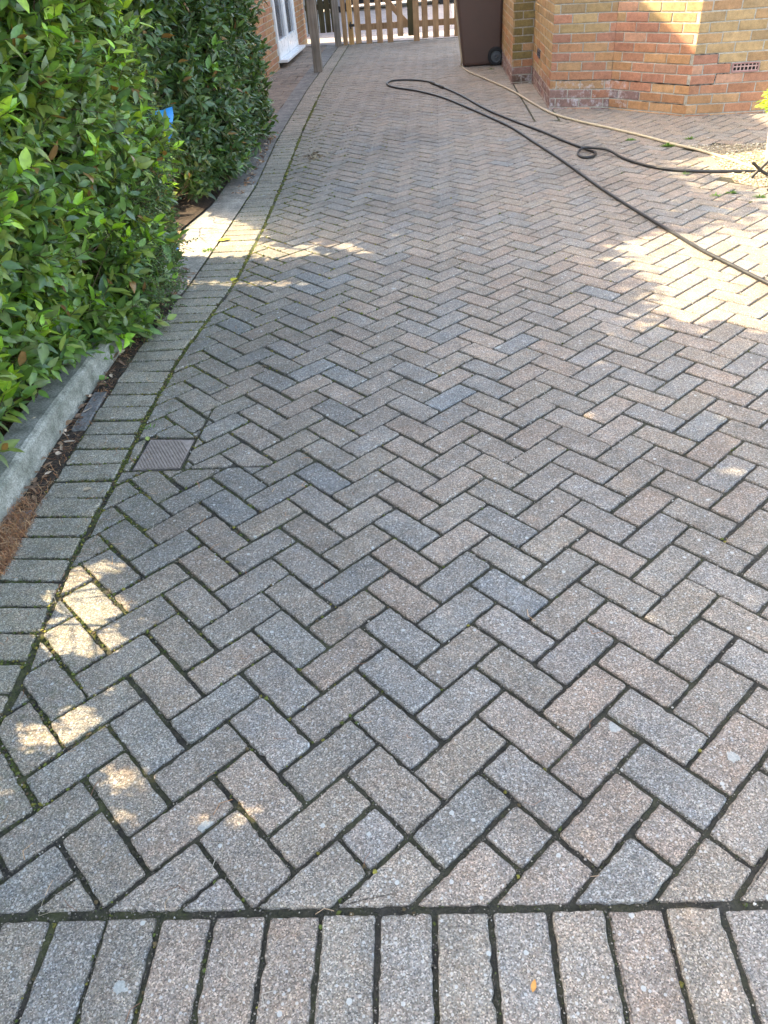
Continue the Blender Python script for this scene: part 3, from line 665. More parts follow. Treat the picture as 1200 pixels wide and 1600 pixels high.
def hedge(name, label, x_face, y0, y1, zb, ztop, kind, nsh, L, W, mat, near_face, far_face, xb, youngp, zlow):
    root = thing(name, label, 'hedge', ((x_face((y0+y1)/2, 0)+xb)/2, (y0+y1)/2, 0)); mb = MB(); tw = MB()
    H = 1.55
    # the side towards the drive, the part below eye level
    n = nsh; y = rng.uniform(y0, y1, n); z = zb+rng.random(n)*(H-zb)
    bulge = np.array([.09*fbm(a, 0, b, 2.2)+.05*fbm(a, 3, b, 6) for a, b in zip(y, z)])
    fx = np.array([x_face(a, b) for a, b in zip(y, z)])
    dep = rng.random(n)**1.6*.26
    x = fx+bulge-dep-.07; yy = y
    lowcut = np.array([zlow(a) for a in y]); ok = z > lowcut+dep*.2
    P = np.column_stack([x, yy, z])[ok]; n = len(P)
    D = np.column_stack([np.full(n, 1.0), rng.normal(-.12, .45, n), rng.normal(.28, .42, n)])
    shoots(mb, tw, P, D, 8, L, W, kind, youngp)
    # stray long shoots
    n = int(nsh*.045); y = rng.uniform(y0, y1, n); z = rng.uniform(max(zb, .15), H, n)
    P = np.column_stack([[x_face(a, b)-.02 for a, b in zip(y, z)], y, z]); D = np.column_stack([np.full(n, .8), rng.normal(0, .4, n), rng.uniform(.2, 1.2, n)])
    if kind == 'front': shoots(mb, tw, P, D, 7, L*1.1, W*1.1, kind, .4)
    # end faces
    for (yf, sg, frac) in ((y0, -1, near_face), (y1, 1, far_face)):
        n = int(nsh*frac)
        if n < 1: continue
        x = rng.uniform(xb, x_face(yf, .8)-.03, n); z = rng.uniform(zb, H, n); dep = rng.random(n)**1.5*.2
        ok = z > zlow(yf)+dep*.3
        b = np.array([.07*fbm(a, 5, c, 2.5) for a, c in zip(x, z)])
        P = np.column_stack([x, yf+sg*(b-dep-.05), z])[ok]; n = len(P)
        D = np.column_stack([rng.normal(.25, .5, n), np.full(n, sg*1.0), rng.normal(.2, .4, n)]); shoots(mb, tw, P, D, 8, L, W, kind, youngp*.5)
    # back side and the inside, coarser
    n = int(nsh*.55); P = np.column_stack([rng.uniform(xb, x_face((y0+y1)/2, 0)-.3, n), rng.uniform(y0+.03, y1-.03, n), rng.uniform(max(zb, .1), H, n)])
    D = rng.normal(0, 1, (n, 3)); shoots(mb, tw, P, D, 5, L*1.15, W*1.3, kind, .02)
    # dense inner foliage below eye level, its colour darkened for shade in the gaps
    n = int((y1-y0)*1500); P = np.column_stack([rng.uniform(xb, x_face((y0+y1)/2, 0)-.2, n), rng.uniform(y0+.1, y1-.08, n), rng.uniform(.08, H, n)])
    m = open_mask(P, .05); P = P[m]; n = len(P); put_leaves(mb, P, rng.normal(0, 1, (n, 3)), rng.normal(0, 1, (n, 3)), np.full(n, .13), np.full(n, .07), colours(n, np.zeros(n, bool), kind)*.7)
    # the upper hedge, above eye level: coarser foliage of real leaf clumps up to the top
    n = int((y1-y0)*1900); yt = y1+(.5 if kind == 'front' else 0)
    y = rng.uniform(y0, yt, n); zt = np.array([ztop(a)+.16*fbm(a, 1, 1, 3) for a in y]); z = H-.05+rng.random(n)*(np.maximum(zt-H, .01))
    P = np.column_stack([rng.uniform(xb, -1.5, n), y, z]); D = unit(rng.normal(0, 1, (n, 3)))
    m = open_mask(P, .06); P, D = P[m], D[m]; n = len(P)
    put_leaves(mb, P, D, rng.normal(0, 1, (n, 3)), np.full(n, .17), np.full(n, .085), colours(n, rng.random(n) < .1, kind))
    n = int((y1-y0)*130); y = rng.uniform(y0, y1, n); zt = np.array([ztop(a)+.16*fbm(a, 1, 1, 3) for a in y])
    P = np.column_stack([rng.uniform(xb, -1.5, n), y, zt-rng.random(n)*.1]); D = np.column_stack([rng.normal(0, .4, (n, 2)), np.ones(n)]); shoots(mb, None, P, D, 6, L*1.1, W*1.2, kind, .3)
    under(mb.build('foliage', mat, smooth=True), root)
    # stems
    for k in range(int((y1-y0)/.16)):
        y = y0+.1+k*.16+rng.normal(0, .03); x = rng.uniform(xb+.1, x_face((y0+y1)/2, 0)-.28)
        pts = [(x, y, -.02)]
        for j in range(6): pts.append((pts[-1][0]+rng.normal(0, .05), pts[-1][1]+rng.normal(0, .05), (j+1)*.3))
        if open_mask(np.array(catmull(pts, 4)), .03).all(): tube(tw, catmull(pts, 3), [max(.003, .016-.0011*i) for i in range(len(catmull(pts, 3)))], seg=6)
        for j in range(1, 5):
            for s in range(3):
                q = np.array(pts[j]); e = q+np.array([rng.uniform(-.25, .3), rng.normal(0, .2), rng.uniform(.05, .3)])
                tube(tw, [q, (q+e)/2+rng.normal(0, .02, 3), e], [.006, .004, .002], seg=4, cap=False)
    under(tw.build('stems', M_TWIG), root)
    return root
def fx_front(y, z):
    x = -1.43+.03*min(1, z/.6)
    x += .1*math.exp(-((y-2.75)/.5)**2)*(1 if z < .9 else .6)      # the hedge leans over the kerb here
    return x-.5*max(0, y-3.25)*(1 if z < .5 else .4)
def zl_front(y): return .15 if y < 1.75 else max(.0, .15-.16*(y-1.75)/.5)
hedge('hedge', 'tall bright green laurel hedge behind the concrete kerb, nearest the camera', fx_front, -.75, 3.55, .02, lambda y: 3.3-.9*min(1, max(0, (y-2.64)/.2)), 'front', 4300, .088, .036, M_LEAF, .08, .16, -2.3, .06, zl_front)
def fx_back(y, z): return -1.56+.06*min(1, z/.5)+.03*(y > 5)-.3*max(0, .3-(y-4.07))
def zl_back(y): return .05
hedge('hedge', 'tall dark green glossy hedge further up the drive, beside the neighbouring brick house', fx_back, 4.07, 6.9, .02, lambda y: 3.15+.1*math.sin(y*3), 'back', 2500, .09, .034, M_DLEAF, .22, .1, -2.35, .04, zl_back)

# small-leaved shrub mingled into the far end of the near hedge
root = thing('small_leaved_shrub', 'fine small-leaved shrub growing through the far lower end of the near hedge', 'shrub', (-1.47, 3.0, 0)); mb = MB(); tw = MB()
sp = []
for k in range(420):
    y = rng.uniform(2.4, 3.6); z = rng.uniform(.03, .5+.45*(y-2.4)) if rng.random() < .75 else rng.uniform(.05, 1.2)
    if z > .6 and y < 3.25: continue
    p = np.array([fx_front(y, z)-.02+.07*fbm(y, 2, z, 4), y, z]); d = unit(np.array([1., rng.normal(0, .6), rng.normal(.1, .6)])); ln = rng.uniform(.06, .17)
    q = p+d*ln+np.array([0, 0, -.02]); tube(tw, [p-d*.05, (p+q)/2+[0, 0, .008], q], [.0016, .0013, .0008], seg=3, cap=False)
    for j in range(34):
        t = rng.random(); sp.append((p+(q-p)*t+rng.normal(0, .005, 3), d))
P = np.array([s[0] for s in sp]); n = len(P); D = np.array([s[1] for s in sp])*.5+rng.normal(0, .8, (n, 3))
m = open_mask(P); P, D = P[m], D[m]; n = len(P)
put_leaves(mb, P, D, rng.normal(0, .6, (n, 3))+[.6, 0, .8], rng.uniform(.009, .017, n), rng.uniform(.006, .011, n), np.array([(.075, .13, .045), (.11, .18, .06), (.05, .1, .035)])[rng.choice(3, n)]*rng.uniform(.7, 1.4, (n, 1)), 'small')
under(mb.build('foliage', M_TINY), root); under(tw.build('stems', M_TWIG), root)

# ------------------------------------------------------------------ brick walls
class Bricks:
    def __init__(s): s.mb = MB(); s.mo = []; s.mortar = MB()
    def face(s, p0, p1, z0, z1, colf, seedo=0, holes=(), saltf=None, phase=0.0):
        """brick face from plan point p0 to p1; its outside is to the right of p0->p1"""
        p0 = np.array(p0, float); p1 = np.array(p1, float); L = np.hypot(*(p1-p0)); t = (p1-p0)/L; n = np.array([t[1], -t[0]])
        c0 = math.floor(z0/.075); r = 0
        def P3(u, z, d): q = p0+t*u+n*d; return (q[0], q[1], z)
        s.mortar.add([P3(0, z0, -.005), P3(L, z0, -.005), P3(L, z1, -.005), P3(0, z1, -.005)], [(0, 1, 2, 3)])
        for ci in range(-1, int((z1-c0*.075)/.075)+1):
            za = (c0+ci)*.075+.018; zb = za+.065
            if zb <= z0: continue
            za = max(za, z0); zb = min(zb, z1)
            if zb-za < .01: continue
            u = -(.1125 if ci % 2 else 0)-phase
            while u < L:
                a = max(u, 0)+(0 if u < 0 else 0); b = min(u+.215, L); u += .225
                if b-a < .03: continue
                um = (a+b)/2; zm = (za+zb)/2
                if any(h[0] < um < h[1] and h[2] < zm < h[3] for h in holes): continue
                parts = [(a, b)]
                for h in holes:
                    if za < h[3] and zb > h[2]:
                        q = []
                        for (x, y) in parts:
                            if y <= h[0] or x >= h[1]: q.append((x, y)); continue
                            if x < h[0]: q.append((x, h[0]))
                            if y > h[1]: q.append((h[1], y))
                        parts = q
                for (a2, b2) in parts:
                    if b2-a2 < .02: continue
                    d = rng.normal(0, .0012); e = .0035; j = rng.normal(0, .0012, 4)
                    V = [P3(a2, za+j[0], -.02), P3(b2, za+j[1], -.02), P3(b2, zb+j[2], -.02), P3(a2, zb+j[3], -.02),
                         P3(a2, za+j[0], d-.003), P3(b2, za+j[1], d-.003), P3(b2, zb+j[2], d-.003), P3(a2, zb+j[3], d-.003),
                         P3(a2+e, za+e, d), P3(b2-e, za+e, d), P3(b2-e, zb-e, d), P3(a2+e, zb-e, d)]
                    Fc = [(i, (i+1) % 4, (i+1) % 4+4, i+4) for i in range(4)]+[(i+4, (i+1) % 4+4, (i+1) % 4+8, i+8) for i in range(4)]+[(8, 9, 10, 11)]
                    s.mb.add(V, Fc, np.clip(colf(um, zm), 0, 1)); s.mo.append(np.full(12, saltf(um, zm) if saltf else 0.0))
    def build(s, name, parent):
        o = s.mb.build(name, M_BRICK); a = o.data.attributes.new('Moss', 'FLOAT', 'POINT'); a.data.foreach_set('value', np.concatenate(s.mo).astype(np.float32)); under(o, parent)
        m = s.mortar.build('mortar', M_MORTAR); m.parent = o; return o
BUFF = [(.37, .245, .12), (.4, .265, .135), (.34, .225, .12), (.43, .28, .145), (.39, .235, .12)]
ORNG = [(.43, .225, .11), (.46, .25, .125), (.4, .2, .105), (.42, .195, .11), (.44, .25, .13)]
PINK = [(.43, .205, .125), (.41, .185, .115), (.45, .24, .155), (.38, .175, .115)]
PURP = [(.25, .145, .12), (.29, .165, .135), (.21, .125, .11)]
def pickc(L): return np.array(L[rng.integers(len(L))])*rng.uniform(.88, 1.1)
house = thing('brick_house', 'buff and orange brick house with a stepped bay corner right of the driveway', 'house', (2.3, 8.0, 0))
PTS = [(.895, 12.1), (.909, 8.98), (1.135, 8.975), (1.142, 7.39), (1.669, 7.193), (2.227, 6.627), (7.0, 6.31)]
HZ = 2.9
def c_side(u, z):
    if z < .17: return pickc(PURP)
    return pickc(ORNG) if (z < .5 and rng.random() < .6) else pickc(BUFF)
def c_A(u, z):
    if z < .2: return pickc(PURP) if rng.random() < .7 else pickc(PINK)
    if z < .27: return pickc(ORNG)
    if z < .62: return pickc(PINK) if rng.random() < .55 else pickc(ORNG)
    return pickc(BUFF) if (z > .78 or rng.random() < .5) else pickc(PINK+ORNG)
def c_B(u, z):
    if z < .12: return pickc(ORNG)
    if z < .2: return pickc(PURP) if u < .35 else pickc(ORNG)
    if z < .72: return pickc(PINK) if rng.random() < .65 else pickc(ORNG)
    return pickc(BUFF) if rng.random() < .7 else pickc(PINK)
def c_C(u, z):
    if z < .27: return pickc(ORNG)
    if z < .48 and u < .24: return pickc(PINK)
    if z < .34: return pickc(ORNG[2:4]+PINK)
    return pickc(BUFF) if (z < .72 or rng.random() < .6) else pickc(ORNG)
def c_pier(u, z):
    if z < .12: return np.array((.16, .1, .075))
    if z < .2: return pickc(PURP)
    if z < .27: return pickc(ORNG)
    return np.array((.24, .175, .07))*rng.uniform(.85, 1.15) if z > .4 or rng.random() < .5 else pickc(ORNG)
salt = lambda zmax: (lambda u, z: 1.0 if z < zmax else .04)
B = Bricks()
AB = (.314, .538, .314, .387)   # air brick on the front facet
AB2 = (.46, .685, .314, .387)   # air brick on the side return
B.face(PTS[0], PTS[1], -.02, HZ, c_side, saltf=salt(.26)); B.face(PTS[1], PTS[2], -.02, HZ, c_pier, saltf=salt(.13)); B.face(PTS[2], PTS[3], -.02, HZ, c_side, holes=[AB2], saltf=salt(.26), phase=.1)
B.face(PTS[3], PTS[4], -.02, HZ, c_A, saltf=salt(.21), phase=.05); B.face(PTS[4], PTS[5], -.02, HZ, c_B, saltf=lambda u, z: .9 if z < .21 and u < .3 else .05, phase=.13); B.face(PTS[5], PTS[6], -.02, HZ, c_C, holes=[AB], saltf=lambda u, z: .03, phase=.0195)
B.build('wall', house)
# solid core behind the facing, and a flat roof with fascia
mb = MB(); core = [(p[0]+dx, p[1]+dy) for p, (dx, dy) in zip(PTS, [(.03, 0), (.03, .03), (.03, .03), (.03, .03), (.01, .03), (.0, .03), (0, .03)])]+[(7.0, 12.1)]
k = len(core); mb.add([(*p, -.02) for p in core]+[(*p, HZ) for p in core], [(i, (i+1) % k, (i+1) % k+k, i+k) for i in range(k)]+[tuple(range(k, 2*k))]); under(mb.build('inner_wall', M_MORTAR), house)
mb = MB(); rf = [(.75, 12.3), (.72, 8.8), (1.0, 7.2), (1.6, 7.0), (2.15, 6.4), (7.2, 6.1), (7.2, 12.3)]; k = len(rf)
mb.add([(*p, HZ+.004) for p in rf]+[(*p, HZ+.16) for p in rf], [(i, (i+1) % k, (i+1) % k+k, i+k) for i in range(k)]+[tuple(range(k, 2*k)), tuple(range(k))[::-1]]); under(mb.build('roof', M_UPVC), house)
def airbrick(p0, p1, h, rows, cols, label, colr):
    p0 = np.array(p0); p1 = np.array(p1); t = (p1-p0)/np.hypot(*(p1-p0)); n = np.array([t[1], -t[0]])
    mb = MB(); us = np.linspace(h[0]+.006, h[1]-.006, cols*2+1); zs = np.linspace(h[2]+.004, h[3]-.004, rows*2+1)
    for A_ in (us, zs):
        st = A_[1]-A_[0]
        for q_ in range(1, len(A_)-1): A_[q_] += st*(-.2 if q_ % 2 else .2)
    def P3(u, z, d): q = p0+t*u+n*d; return (q[0], q[1], z)
    for i in range(len(us)-1):
        for j in range(len(zs)-1):
            hole = (i % 2 == 1 and j % 2 == 1)
            a, b, c, d = us[i], us[i+1], zs[j], zs[j+1]; f = .003
            if not hole: mb.add([P3(a, c, f), P3(b, c, f), P3(b, d, f), P3(a, d, f)], [(0, 1, 2, 3)])
            else:
                mb.add([P3(a, c, f), P3(b, c, f), P3(b, d, f), P3(a, d, f), P3(a, c, -.0035), P3(b, c, -.0035), P3(b, d, -.0035), P3(a, d, -.0035)], [(i_, (i_+1) % 4, (i_+1) % 4+4, i_+4) for i_ in range(4)], (.2, .2, .2)); mb.add([P3(a, c, -.0035), P3(b, c, -.0035), P3(b, d, -.0035), P3(a, d, -.0035)], [(0, 1, 2, 3)], (.03, .03, .03))  # shallow holes coloured dark to stand for the shade of deep ones
    e = [P3(us[0], zs[0], .003), P3(us[-1], zs[0], .003), P3(us[-1], zs[-1], .003), P3(us[0], zs[-1], .003)]; e2_ = [P3(us[0], zs[0], -.02), P3(us[-1], zs[0], -.02), P3(us[-1], zs[-1], -.02), P3(us[0], zs[-1], -.02)]
    mb.add(e+e2_, [(i, (i+1) % 4, (i+1) % 4+4, i+4) for i in range(4)])
    # raised rim
    for (a, b, c, d) in ((us[0], us[-1], zs[0]-.003, zs[0]+.006), (us[0], us[-1], zs[-1]-.006, zs[-1]+.003), (us[0]-.003, us[0]+.007, zs[0]+.006, zs[-1]-.006), (us[-1]-.007, us[-1]+.003, zs[0]+.006, zs[-1]-.006)):
        mb.add([P3(a, c, .007), P3(b, c, .007), P3(b, d, .007), P3(a, d, .007), P3(a, c, 0), P3(b, c, 0), P3(b, d, 0), P3(a, d, 0)], [(0, 1, 2, 3)]+[(i, (i+1) % 4, (i+1) % 4+4, i+4) for i in range(4)], (.72, .6, .6))
    o = mb.build('air_brick', mat_noise('air_brick', colr, tuple(x*1.3 for x in colr), 60, attr=True)); o['label'] = label; under(o, house)
airbrick(PTS[5], PTS[6], AB, 2, 7, 'pale pinkish air brick with two rows of square holes low in the front face', (.4, .25, .22))
airbrick(PTS[2], PTS[3], AB2, 3, 5, 'dark grey air brick low in the side return', (.12, .12, .14))
# settlement crack: a dark open joint stepping through the courses
mb = MB()
def crack(pa, pb, pts, wd=.006):
    pa = np.array(pa); pb = np.array(pb); t = (pb-pa)/np.hypot(*(pb-pa)); n = np.array([t[1], -t[0]])
    P = []
    for (u0, z0), (u1, z1) in zip(pts, pts[1:]):
        for k in range(10): P.append((u0+(u1-u0)*k/10, z0+(z1-z0)*k/10))
    P.append(pts[-1])
    V = []
    for i, (u, z) in enumerate(P):
        u2, z2 = P[min(i+1, len(P)-1)]; u1, z1 = P[max(i-1, 0)]; dx, dz = u2-u1, z2-z1; L = math.hypot(dx, dz)+1e-9; w2 = wd*.5*(1+.5*math.sin(i*2.3)+.3*math.sin(i*5.1))
        for s in (-1, 1):
            q = pa+t*(u-s*dz/L*w2)+n*.0003; V.append((q[0], q[1], z+s*dx/L*w2))
    mb.add(V, [(2*i, 2*i+2, 2*i+3, 2*i+1) for i in range(len(P)-1)])
crack(PTS[3], PTS[4], [(.05, .237), (.3, .239), (.54, .238)], .004)
crack(PTS[4], PTS[5], [(.0, .238), (.3, .237), (.79, .238)], .006)
crack(PTS[5], PTS[6], [(0, .238), (.19, .238), (.205, .312), (.31, .312)], .005); crack(PTS[5], PTS[6], [(0, .463), (.19, .463), (.2, .39), (.312, .388)], .004)
crack(PTS[4], PTS[5], [(.35, .087), (.78, .088)], .004)
mb2 = mb.build('crack', mat_plain('crack_dark', (.02, .017, .014), .9)); under(mb2, house)

# neighbour's house on the left: brick wall, white glazed door, tiled roof
nh = thing('brick_house', 'orange brick neighbouring house with a white framed glazed door, left of driveway', 'house', (-4.5, 11.5, 0))
B = Bricks(); WY0, WY1 = 6.3, 14.9; XW = -2.26
def c_n(u, z): return np.array(ORNG[rng.integers(5)])*rng.uniform(.75, 1.02)
# the same courses seen from the drive: outside is +X, so run from near to far
B2 = Bricks(); B2.face((XW, WY0), (XW, WY1), -.02, 2.7, c_n, holes=[(11.9-WY0, 13.76-WY0, -.1, 2.1)], saltf=lambda u, z: .12); B2.mortar = MB()
for (a, b, c, d) in ((WY0, 11.9, -.02, 2.7), (13.76, WY1, -.02, 2.7), (11.9, 13.76, 2.1, 2.7)): B2.mortar.add([(XW-.005, a, c), (XW-.005, b, c), (XW-.005, b, d), (XW-.005, a, d)], [(0, 1, 2, 3)])
B2.build('wall', nh)
mb = MB()
for (x0, x1, y0, y1, z0, z1) in ((-7.5, XW-.03, WY0, 11.86, -.02, 4.38), (-7.5, XW-.03, 13.8, WY1, -.02, 4.38), (-7.5, XW-.03, 11.86, 13.8, 2.15, 4.45), (-7.5, -2.6, 11.86, 13.8, -.02, 2.15), (XW-.03, XW+.004, WY0, WY1, 2.71, 4.38)): box(mb, x0, x1, y0, y1, z0, z1)
under(mb.build('upper_wall', mat_noise('render_brick', (.3, .13, .07), (.42, .2, .11), 9)), nh)
mb = MB(); V = [(-1.98, WY0-.25, 4.40), (-1.98, WY1+.25, 4.40), (-7.8, WY1+.25, 4.40), (-7.8, WY0-.25, 4.40), (-4.9, WY0-.25, 5.7), (-4.9, WY1+.25, 5.7)]
mb.add(V, [(0, 1, 5, 4), (2, 3, 4, 5), (3, 0, 4), (1, 2, 5), (0, 3, 2, 1)]); under(mb.build('roof', mat_noise('roof_tile', (.12, .07, .05), (.2, .12, .09), 20)), nh)
dr = bpy.data.objects.new('door', None); COL.objects.link(dr); under(dr, nh); dr.matrix_parent_inverse = Matrix.Identity(4)
dr.location = (0, 0, 0); dr.matrix_parent_inverse = Matrix.Translation(-Vector(nh.location))
mb = MB()
ya, yb = 11.92, 13.74; xf = XW+.0
for (y0, y1, z0, z1, x0, x1) in ((ya, ya+.07, .1, 2.08, xf-.05, xf+.02), (yb-.07, yb, .1, 2.08, xf-.05, xf+.02), (12.80, 12.87, .1, 2.08, xf-.05, xf+.015), (ya+.07, yb-.07, 2.0, 2.08, xf-.05, xf+.02), (ya+.07, 12.80, .1, .32, xf-.045, xf+.008), (12.87, yb-.07, .1, .32, xf-.045, xf+.008), (ya+.07, ya+.13, .32, 2.0, xf-.04, xf+.012), (12.74, 12.80, .32, 2.0, xf-.04, xf+.012), (12.87, 12.93, .32, 2.0, xf-.04, xf+.012), (yb-.13, yb-.07, .32, 2.0, xf-.04, xf+.012)):
    box(mb, x0, x1, y0, y1, z0, z1, (1, 1, 1), None, .004)
o = mb.build('door_frame', M_UPVC); o.parent = dr
mb = MB(); box(mb, xf-.06, xf+.13, ya-.02, yb+.02, .06, .098, (1, 1, 1), None, .006); o = mb.build('door_sill', M_UPVC); o.parent = dr
mb = MB(); box(mb, xf-.035, xf-.02, ya+.13, 12.74, .32, 2.0); box(mb, xf-.035, xf-.02, 12.93, yb-.13, .32, 2.0); o = mb.build('glass', mat_plain('door_glass', (.12, .13, .15), .08, 0, .8)); o.parent = dr

# ------------------------------------------------------------------ posts, fence, gate
def post(name, label, cat, x, y, w_, h, mat, lean=0.0, cap=0.0, lz=-.1, col=(1, 1, 1), group=None):
    mb = MB(); n = 9; V = []
    for i in range(n):
        z = lz+(h-lz)*i/(n-1); s = w_/2*(1+.03*math.sin(i*1.7)); dx = lean*(z-lz)
        sc = 1 if i < n-1 else .8
        for (a, b) in ((-1, -1), (1, -1), (1, 1), (-1, 1)): V.append((x+a*s*sc+dx, y+b*s*sc, z+(cap*a if i == n-1 else 0)))
    mb.add(V, [(i*4+k, i*4+(k+1) % 4, (i+1)*4+(k+1) % 4, (i+1)*4+k) for i in range(n-1) for k in range(4)]+[(n*4-4, n*4-3, n*4-2, n*4-1)], col)
    o = mb.build(name, mat, origin=(x, y, 0)); return tag(o, label, cat, group)
post('wooden_post', 'weathered grey wooden post standing alone between the side path and the driveway', 'post', -1.595, 11.19, .112, .98, M_GREYW, -.0)
post('fence_post', 'grey wooden post where the slatted fence panel meets the picket gate', 'post', -1.62, 14.15, .1, 1.5, M_GREYW)
fp = thing('board_fence', 'dark mossy upright-board fence closing the side path left of the gate', 'fence', (-1.9, 14.7, 0))
for i in range(5):
    x = -2.20+i*.108; mb = MB(); box(mb, x, x+.093-.004*(i % 2), 14.69+.02*(i % 2), 14.71+.02*(i % 2), .16, 1.5, np.array((1, 1, .95))*rng.uniform(.8, 1.1), None, .003); under(mb.build('board', M_GREENW), fp)
for z in (.5, 1.25):
    mb = MB(); box(mb, -2.22, -1.66, 14.732, 14.78, z, z+.08, (1, 1, 1), None, .003); under(mb.build('rail', M_GREENW), fp)
# timber gate posts; yellow sunlight on the second is put into its colour
post('gate_post', 'reddish brown timber gate post beside the grey fence post', 'post', -1.50, 14.22, .07, 1.45, M_WOOD)
post('gate_post', 'timber gate post coloured as sunlit, carrying the black latch of the picket gate', 'post', -1.40, 14.27, .08, 1.45, M_LITW, col=(1.05, 1, .9))
GA = -.17
GY = lambda x: 14.24+GA*(x+1.42)
def picket(parent, x, z0, w_=.098, h=1.25, col=None, dy=0.0):
    mb = MB(); y = GY(x)+dy; c = np.array(col if col is not None else (1, 1, 1))*rng.uniform(.85, 1.12)
    hw = w_/2; pts = [(x-hw, z0), (x+hw, z0), (x+hw, h-.05), (x, h), (x-hw, h-.05)]
    mb.add([(a, y-.022, z) for a, z in pts]+[(a, y, z) for a, z in pts], [(0, 1, 2, 3, 4), (9, 8, 7, 6, 5)]+[(i, i+5, (i+1) % 5+5, (i+1) % 5) for i in range(5)], c); return under(mb.build('picket', M_WOOD), parent)
def leaf_gate(label, x0, x1, xs, zb, brace):
    g = thing('picket_gate', label, 'gate', ((x0+x1)/2, GY((x0+x1)/2), 0))
    for x, z in zip(xs, zb): picket(g, x, z, h=1.3)
    for z in (.195, .95):
        mb = MB(); a = math.atan2(GA, 1); xm = (x0+x1)/2; box(mb, x0, x1, GY(xm)+.004, GY(xm)+.044, z, z+.09, (.95, .95, .95), rotz(a), .003); under(mb.build('rail', M_WOOD), g)
    if brace:
        (xa, za), (xb_, zb_) = brace; ln = math.hypot(xb_-xa, zb_-za); mb = MB(); xm = (xa+xb_)/2
        R_ = np.array(rotz(GA))@np.array(roty(-math.atan2(zb_-za, xb_-xa))); box(mb, xm-ln/2, xm+ln/2, GY(xm)+.004, GY(xm)+.04, (za+zb_)/2-.04, (za+zb_)/2+.04, (1, .95, .9), R_, .003); under(mb.build('brace', M_WOOD), g)
    return g
def xg(px, py=55): # x on the gate line for a photo column
    d = ray(px, py); t = (14.24-CAM[1]+GA*(CAM[0]+1.42))/(d[1]-GA*d[0]); return (CAM+d*t)[0]
XS = [xg(p) for p in (560, 576.7, 593.5, 609.8, 626)]; XT = xg(642.5)
g1 = leaf_gate('left leaf of the brown timber picket gate, with a diagonal brace', XS[0]-.05, XT+.05, XS, [.01, .0, .0, .0, .08], ((XS[1]+.02, .9), (XT-.04, .24)))
mb = MB(); box(mb, XT-.045, XT+.045, GY(XT)-.03, GY(XT)+.03, .08, 1.3, (.85, .8, .6), rotz(GA), .004); under(mb.build('stile', M_GREENW), g1)
mb = MB(); box(mb, XS[0]-.14, XS[0]-.05, GY(XS[0])-.05, GY(XS[0])-.03, .26, .30, (1, 1, 1), None, .002); box(mb, XS[0]-.125, XS[0]-.105, GY(XS[0])-.06, GY(XS[0])-.03, .23, .33, (1, 1, 1), None, .002); under(mb.build('latch', M_STEEL), g1)
XR = [xg(p) for p in (651, 664.5, 681.3, 698.3, 714.5, 731, 748)]
leaf_gate('right leaf of the brown timber picket gate, partly hidden by the brown bin', XR[0]-.05, .88, XR, [0, .03, .03, .03, .03, .02, .02], None)
# things beyond the gate: white car, shed added only to shade the yard
CX, CY = -1.03, 22.3
def car():
    r = thing('parked_car', 'white car parked across the yard beyond the picket gate', 'car', (CX, CY, 0))
    prof = [(-2.1, .28), (-2.15, .55), (-2.05, .78), (-1.2, .95), (-.6, 1.38), (.75, 1.42), (1.45, 1.0), (2.05, .88), (2.12, .5), (2.05, .26)]
    arches = [(-1.3, .31), (1.3, .31)]
    low = []
    for ax, _ in arches[::-1]:
        low += [(ax+.36*math.cos(q), .27+.36*math.sin(q)*.95) for q in np.linspace(0, math.pi, 9)]
    P = prof+low; k = len(P); mb = MB()
    ws = [-.82, -.86, -.86, -.82]; 
    V = []
    for (yy, sh) in ((-.86, 0), (.86, 0)):
        for (a, z) in P: V.append((a+CX, CY+yy*(1-.12*max(0, z-.9)/.5), z))
    mb.add(V, [tuple(range(k)), tuple(range(k, 2*k))[::-1]]+[(i, i+k, (i+1) % k+k, (i+1) % k) for i in range(k)]); under(mb.build('body', mat_plain('white_paint', (.75, .76, .8), .25, 0, .6)), r)
    for s in (-1, 1):
        for (a, _) in arches:
            mb = MB(); n = 20; V = []
            for (rr, yy) in ((.18, 0), (.30, 0), (.31, .03), (.31, .19), (.30, .21)):
                for i in range(n): q = 2*math.pi*i/n; V.append((CX+a+rr*math.cos(q), CY+s*(.85-yy), .31+rr*math.sin(q)))
            mb.add(V, [(j*n+i, j*n+(i+1) % n, (j+1)*n+(i+1) % n, (j+1)*n+i) for j in range(4) for i in range(n)]); wh = under(mb.build('wheel', M_TYRE), r)
            mb = MB(); V = [(CX+a, CY+s*.83, .31)]+[(CX+a+.185*math.cos(2*math.pi*i/n), CY+s*.845, .31+.185*math.sin(2*math.pi*i/n)) for i in range(n)]; mb.add(V, [(0, i+1, (i+1) % n+1) for i in range(n)]); h = mb.build('hub', mat_plain('wheel_hub', (.3, .3, .32), .4, .6)); h.parent = wh
        mb = MB(); gl = [(-1.08, .97), (-.58, 1.31), (.7, 1.35), (1.28, 1.02)]
        yb = CY+s*(.872); mb.add([(CX+a, yb-s*.86*.12*max(0, z-.9)/.5, z) for a, z in gl], [(0, 1, 2, 3)]); under(mb.build('side_window', mat_plain('car_glass', (.02, .02, .025), .1)), r)
    mb = MB(); box(mb, CX-1.95, CX+1.95, CY-.78, CY+.78, .14, .262); under(mb.build('underside', M_TYRE), r)
car()
sh = thing('shade_shed', 'timber shed added left of the yard to shade the ground beyond the gate', 'shed', (-3.6, 18.5, 0))
mb = MB()
for i in range(34): box(mb, -4.6, -2.9-.004*(i % 2), 16.0, 22.0, .0+i*.085, .083+i*.085, np.array((1, 1, 1))*rng.uniform(.85, 1.1))
under(mb.build('wall', M_GREYW), sh)
